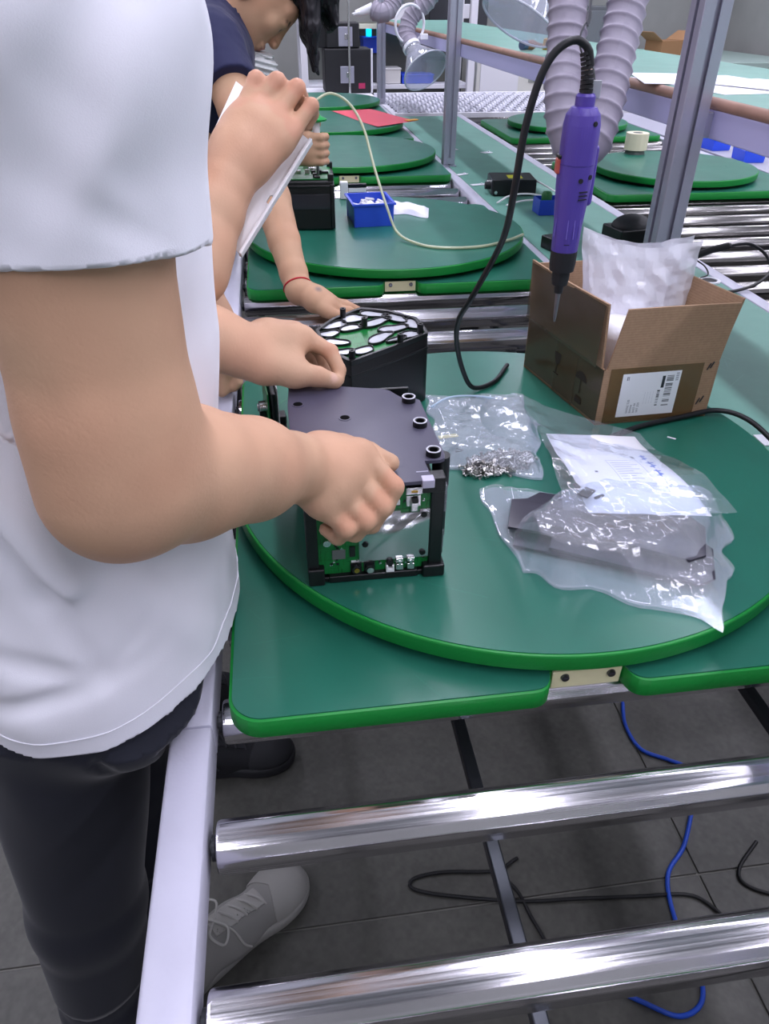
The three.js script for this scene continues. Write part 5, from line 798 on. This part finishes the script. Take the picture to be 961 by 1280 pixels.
// red sheet
tag(obj('red_sheet', grid(20, 12, (u, v) => { const x = lerp(lerp(.30, .50, v), lerp(.455, .655, v), u), z = lerp(lerp(-4.05, -4.10, v), lerp(-3.50, -3.66, v), u); return [x, DISC_T + .0022 + .010 * Math.max(0, u - .8) + .0006 * Math.sin(u * 8), z]; }), M(0xd8485c, { roughness: .5 })), 'red plastic sheet lying across the far turntable edge', 'sheet');
tag(obj('yellow_tag', place(box(.06, .003, .03, 0, 0, 0, .001), .628, DISC_T + .008, -3.66, .5), M(0xe0a03a, { roughness: .5 })), 'small orange tag at the tip of the red sheet', 'tag');
// on the upper shelf
[[.775, -1.36, .20, .29, .10, 'white paper sheet spread flat on the shelf, lowest of the pile'], [.735, -1.45, .15, .21, -.28, 'white paper sheet turned askew on the pile of papers'], [.845, -1.30, .15, .21, .42, 'white paper sheet overlapping toward the back of the shelf']].forEach(([x, z, w, d, t, l], i) => tag(obj('paper_sheet', place(box(w, .0006, d), x, 1.2236 + i * .0009, z, t), M(0xeceef6, { roughness: .6 })), l, 'paper'));
{ const p = thing('glue_bottle', 'small brown pointed bottle lying on the shelf lip below the funnel', 'bottle', [.712, 1.2235, -2.255], .5); obj('bottle', lathe([[0, -.03], [.011, -.028], [.012, -.005], [.006, .012], [.002, .034], [0, .034]], 20).rotateZ(-Math.PI / 2).translate(0, .0125, 0), M(0x9a6440, { roughness: .4 }), p); obj('cap', cyl(.0115, .0115, .016, -.036, .0125, 0, 'x', 18), M(0x4a5a78, { roughness: .4 }), p); }
{ const p = thing('bottle_cap', 'round yellow cap standing on the shelf near the hose', 'cap', [.762, 1.2232, -2.285]); obj('cap', lathe([[0, 0], [.014, 0], [.015, .004], [.013, .024], [.010, .026], [0, .026]], 22), M(0xe0a21c, { roughness: .4 }), p); obj('knurl', ring(.0155, .0145, .006, 0, .006, 0), M(0xc98f14, { roughness: .5 }), p); }
// far conveyor side
{ const s = thing('side_bench', 'low grey side bench along the outer edge of the far conveyor', 'bench'); obj('bench_top', span(1.742, 2.10, .806, .83, -4.2, .5, .002), M(0x9a9aa8, { roughness: .6 }), s); obj('side_panel', span(1.744, 1.756, .35, .805, -4.2, .5), M(0x8d8ea0, { roughness: .6 }), s); for (const z of [.4, -1.3, -2.7, -4.1]) obj('leg', box(.04, .804, .04, 2.06, .403, z, .003), G.darkIron, s); }
for (const [x, z, t, l] of [[1.79, -3.12, .1, 'blue parts bin on the side bench, empty and flat'], [1.79, -2.86, -.1, 'blue parts bin on the side bench holding black tools']]) { const p = thing('parts_bin', l, 'bin', [x, .8302, z], t), b = M(0x2a55e8, { roughness: .35 }); obj('bin_shell', [box(.07, .004, .10, 0, .002, 0), ...[-1, 1].map(s => place(box(.003, .04, .105), s * .037, .021, 0, 0, 0, -s * .12)), ...[-1, 1].map(s => place(box(.078, .04, .003), 0, .021, s * .053, 0, s * .12, 0))], b, p); if (z > -3) obj('tool_handle', [tube([[-.01, .02, 0], [-.015, .075, .01]], .004, 4, 8), tube([[.02, .02, .03], [.045, .07, .045]], .004, 4, 8)], G.black, p); }
{ const p = thing('tape_dispenser', 'cream tape roll on a dark holder beside the far turntable', 'tape', [1.30, DISC_T + .0012, -2.790], .2); obj('roll', ring(.040, .018, .054, 0, .040, 0, 'y', 36), M(0xe3d9bd, { roughness: .5 }), p); obj('holder', [cyl(.036, .032, .012, 0, .006, 0), cyl(.017, .017, .062, 0, .036, 0)], M(0x4b5550, { roughness: .5 }), p); }
// cables on the floor
tag(obj('air_hose', tube([[.709, .0045, -1.062], [.690, .0045, -1.00], [.697, .0045, -.935], [.745, .0045, -.900], [.772, .0045, -.875], [.758, .0045, -.815], [.690, .0045, -.715], [.630, .0045, -.660], [.607, .0045, -.583], [.608, .0045, -.500], [.590, .0045, -.452], [.545, .0045, -.437], [.495, .0045, -.464], [.44, .0045, -.50]], .0042, 160, 8), M(0x1c50c8, { roughness: .35 })), 'blue air hose snaking over the floor under the conveyor', 'hose');
tag(obj('floor_cable', tube([[.36, .0035, -.73], [.311, .0035, -.712], [.22, .0035, -.722], [.165, .0035, -.719], [.150, .0035, -.705], [.18, .0035, -.688], [.274, .0035, -.664], [.36, .0035, -.648], [.447, .0035, -.641], [.56, .0035, -.630], [.652, .0035, -.620], [.689, .0035, -.586], [.72, .0035, -.52]], .0034, 140, 8), G.rubber), 'black cable bent into a loop on the floor under the rollers', 'cable');
tag(obj('floor_cable', tube([[.83, .0035, -.70], [.77, .0035, -.655], [.765, .0035, -.625], [.81, .0035, -.60], [.88, .0035, -.60]], .0034, 60, 8), G.rubber), 'black cable end curling near the blue hose on the floor', 'cable');
tag(obj('floor_cable', tube([[.325, .0035, -.70], [.345, .0035, -.665], [.355, .0035, -.62], [.365, .0035, -.585], [.37, .0035, -.54]], .0034, 60, 8), G.rubber), 'short black cable crossing the looped cable under the frame tube', 'cable');
// ---------------------------------------------------------------- wheel transfer table and everything beyond
{
  const t = thing('wheel_table', 'white transfer table covered in rows of small steel wheels at the line end', 'table');
  obj('table_frame', [span(.66, 2.35, .775, .808, -5.28, -4.34, .003), span(.66, 2.35, .808, .83, -5.28, -5.25), span(.66, 2.35, .808, .825, -4.37, -4.34)], M(0xe2e2ea, { roughness: .45 }), t);
  for (const x of [.70, 1.5, 2.3]) for (const z of [-4.4, -5.2]) obj('leg', box(.04, .775, .04, x, .3875, z, .003), G.white, t);
  const wg = join([ring(.021, .006, .014, 0, 0, 0, 'x', 18)]), n = [];
  for (let i = 0; i < 26; i++) for (let j = 0; j < 12; j++) n.push([.70 + i * .0635 + (j % 2) * .03, -4.41 - j * .073]);
  const im = new THREE.InstancedMesh(wg, M(0xc4c5cf, { roughness: .4 }), n.length), o = new THREE.Object3D(); im.name = 'wheels'; im.userData.kind = 'stuff'; n.forEach(([x, z], k) => { o.position.set(x, .812, z); o.rotation.set(0, .4, 0); o.updateMatrix(); im.setMatrixAt(k, o.matrix); }); im.castShadow = im.receiveShadow = true; t.add(im);
  obj('axle_bars', Array.from({ length: 12 }, (_, j) => box(1.62, .005, .005, 1.5, .812, -4.41 - j * .073)), M(0x55565c, { metalness: .7, roughness: .4 }), t);
}
{
  const r = thing('equipment_stand', 'low white stand at the line end under the black cases', 'stand'); obj('stand_top', span(.16, .645, .80, .83, -5.6, -5.12, .003), G.white, r); for (const x of [.19, .615]) for (const z of [-5.57, -5.15]) obj('leg', box(.035, .80, .035, x, .40, z, .003), G.white, r);
}
{
  const c = thing('equipment_case', 'large black equipment case with silver latch plate on the stand', 'case', [.50, .8305, -5.38]); obj('shell', box(.285, .236, .24, 0, .1185, 0, .008), G.blackSoft, c); obj('latch_plate', box(.085, .09, .004, -.005, .10, .122, .002), G.alu, c); obj('latch', box(.02, .03, .008, .0, .10, .127, .002), E1.tin, c); obj('side_strip', box(.012, .236, .01, .148, .1185, .11, .002), G.white, c); obj('pink_sticker', box(.04, .03, .002, .085, .04, .1212), M(0xb02a5a, { roughness: .5 }), c);
}
{
  const c = thing('equipment_case', 'smaller black equipment case with silver latch plate on top of the larger one', 'case', [.475, 1.0675, -5.38]); obj('shell', [box(.20, .13, .2, 0, .066, 0, .008), box(.10, .20, .14, -.10, .10, -.02, .006)], G.blackSoft, c); obj('latch_plate', box(.085, .10, .004, .015, .06, .102, .002), G.alu, c); obj('latch', box(.02, .03, .008, .02, .06, .106, .002), E1.tin, c);
}
tag(obj('steel_rod', cyl(.007, .007, .56, .507, 1.1105, -5.235, 'y', 14), E1.tin), 'upright steel rod in front of the black cases', 'rod');
{ // rack far behind
  const k = thing('storage_rack', 'white storage rack behind the wheel table', 'rack'); const X0 = .28, X1 = 1.52, Z0 = -6.75, Z1 = -6.3;
  for (const x of [X0, .84, 1.40, X1]) obj('upright', box(.05, 2.0, .05, x, 1.0, Z1, .003), G.white, k); for (const x of [X0, X1]) obj('upright', box(.05, 2.0, .05, x, 1.0, Z0, .003), G.white, k);
  for (const y of [.35, .78, 1.16, 1.40, 1.75]) obj('rack_shelf', span(X0, X1, y - .03, y, Z0, Z1 - .03, .003), y === 1.16 ? M(0xd9dccb, { roughness: .5 }) : G.white, k);
  obj('back_panel', span(X0, X1, .2, 1.15, Z0 - .02, Z0), M(0x6f716c, { roughness: .7 }), k);
}
for (const [x, y, z, w, h, d, c, l] of [[1.13, .782, -6.45, .24, .06, .2, 0x2348d8, 'low blue bin on the rack behind the wheel table'], [.94, .782, -6.45, .12, .10, .2, 0xd6d4d4, 'white carton on the rack left of the low blue bin'], [.80, 1.0, -6.55, .14, .10, .2, 0x1f3fb4, 'dark blue bin raised at the back of the rack'], [1.30, .782, -6.6, .16, .14, .2, 0x57584f, 'olive carton at the right end of the rack'], [1.02, 1.162, -6.5, .3, .11, .25, 0xe0dfe6, 'white carton on the upper rack shelf'], [.52, 1.402, -6.5, .36, .12, .25, 0xc9a9b4, 'pale pink carton on the top rack shelf'], [1.16, 1.402, -6.5, .34, .14, .25, 0xe6e6ea, 'white carton on the top rack shelf beside the pink one']]) { const b = thing(l.includes('carton') ? 'storage_carton' : 'storage_bin', l, l.includes('carton') ? 'carton' : 'bin', [x, y + .0008, z]); if (y === 1.0) { b.position.y = .8; obj('stand_box', box(w * .8, .19, d * .8, 0, .078, 0, .004), M(0x3a3c42), b); b.children[0].geometry.translate(0, 0, 0); } const yo = y === 1.0 ? .174 : 0; obj('body', box(w, h, d, 0, yo + h / 2, 0, .006), M(c, { roughness: .45 }), b); obj('lid_edge', box(w + .008, .012, d + .008, 0, yo + h - .004, 0, .003), M(c, { roughness: .4 }), b); }
{ const p = thing('indicator_lamp', 'cyan glowing indicator lamp on the dark blue rack bin', 'lamp', [.78, 1.077, -6.52]); obj('lens', lathe([[0, 0], [.022, 0], [.022, .05], [.012, .07], [0, .072]], 20), new THREE.MeshStandardMaterial({ color: 0x22aacc, emissive: 0x18c8f0, emissiveIntensity: 1.2 }), p); const l = new THREE.PointLight(0x18c8f0, .05); l.position.set(0, .05, .05); l.castShadow = true; p.add(l); }
{ // white machine cabinet
  const k = thing('machine_cabinet', 'white machine cabinet with small square windows beyond the wheel table', 'cabinet', [1.95, 0, -6.6]); obj('body', box(.74, 1.0, .5, 0, .5, 0, .01), M(0xdcdcd6, { roughness: .5 }), k); obj('door', box(.3, .5, .012, -.19, .72, .255, .004), G.white, k); const w = obj('window', box(.12, .11, .006, .12, .84, .253, .002), M(0x8d938f, { roughness: .2 }), k); for (const [x, y] of [[.06, .80], [.24, .80], [.24, .88]]) obj('control_button', box(.035, .03, .01, x, y, .254, .003), x > .1 ? G.blackSoft : M(0x9aa09c), k); obj('vent', [0, 1, 2].map(i => box(.12, .012, .006, .12, .6 - i * .03, .253)), G.darkIron, k);
}
{ const k = thing('yellow_crate', 'yellow crate stacked beside the white machine cabinet', 'crate', [2.46, 0, -6.55]); obj('crate_shell', [box(.22, .30, .3, 0, .62, 0, .01), box(.24, .02, .32, 0, .775, 0, .005)], M(0xd9b92a, { roughness: .5 }), k); obj('crate_base', box(.24, .465, .3, 0, .2335, 0, .006), M(0x7a7d80), k); }
{ const k = thing('far_table', 'long grey-green table along the far wall', 'table'); obj('table_top', span(2.6, 4.4, .86, .90, -8.2, -6.4, .004), M(0x9fb4ad, { roughness: .5 }), k); for (const x of [2.66, 4.34]) for (const z of [-8.1, -6.5]) obj('leg', box(.05, .86, .05, x, .43, z, .003), G.darkIron, k); }
{ const k = thing('dark_cabinet', 'dark grey cabinet standing on the far table', 'cabinet', [2.80, .9005, -7.2]); obj('body', box(.34, .36, .4, 0, .18, 0, .006), M(0x5c6166, { roughness: .5 }), k); obj('door', box(.30, .30, .01, 0, .18, .203, .003), M(0x6a7076, { roughness: .4 }), k); obj('handle', box(.012, .08, .015, .11, .18, .212, .003), G.steel, k); }
{ const k = thing('cardboard_carton', 'open brown carton on the far table by the dark cabinet', 'box', [3.30, .9005, -6.9], .3); obj('body', box(.22, .13, .2, 0, .065, 0, .002), M(0x9a7350, { roughness: .8 }), k); for (const s of [-1, 1]) obj('flap', place(box(.13, .004, .2), s * .165, .162, 0, 0, 0, s * .5), M(0xa27b57, { roughness: .8 }), k); }
tag(obj('wall_pipe', [cyl(.02, .02, CEIL - .02, 3.6, CEIL / 2, RZ0 + .03, 'y', 16), box(.06, .03, .04, 3.6, 1.3, RZ0 + .025, .004), box(.06, .03, .04, 3.6, 2.3, RZ0 + .025, .004)], M(0xa7aaa8, { roughness: .5 })), 'thin vertical conduit on the grey far wall', 'pipe');
{ const k = thing('dark_machine', 'tall dark machine standing between the rack and the machine cabinet', 'machine', [1.62, 0, -7.5]); obj('body', box(.5, 1.75, .5, 0, .875, 0, .01), M(0x34363d, { roughness: .5 }), k); obj('panel', box(.14, .10, .012, .02, 1.22, .254, .004), G.white, k); obj('door', box(.42, .7, .01, 0, .55, .252, .004), M(0x43464d, { roughness: .4 }), k); }
renderer.render(scene, camera);
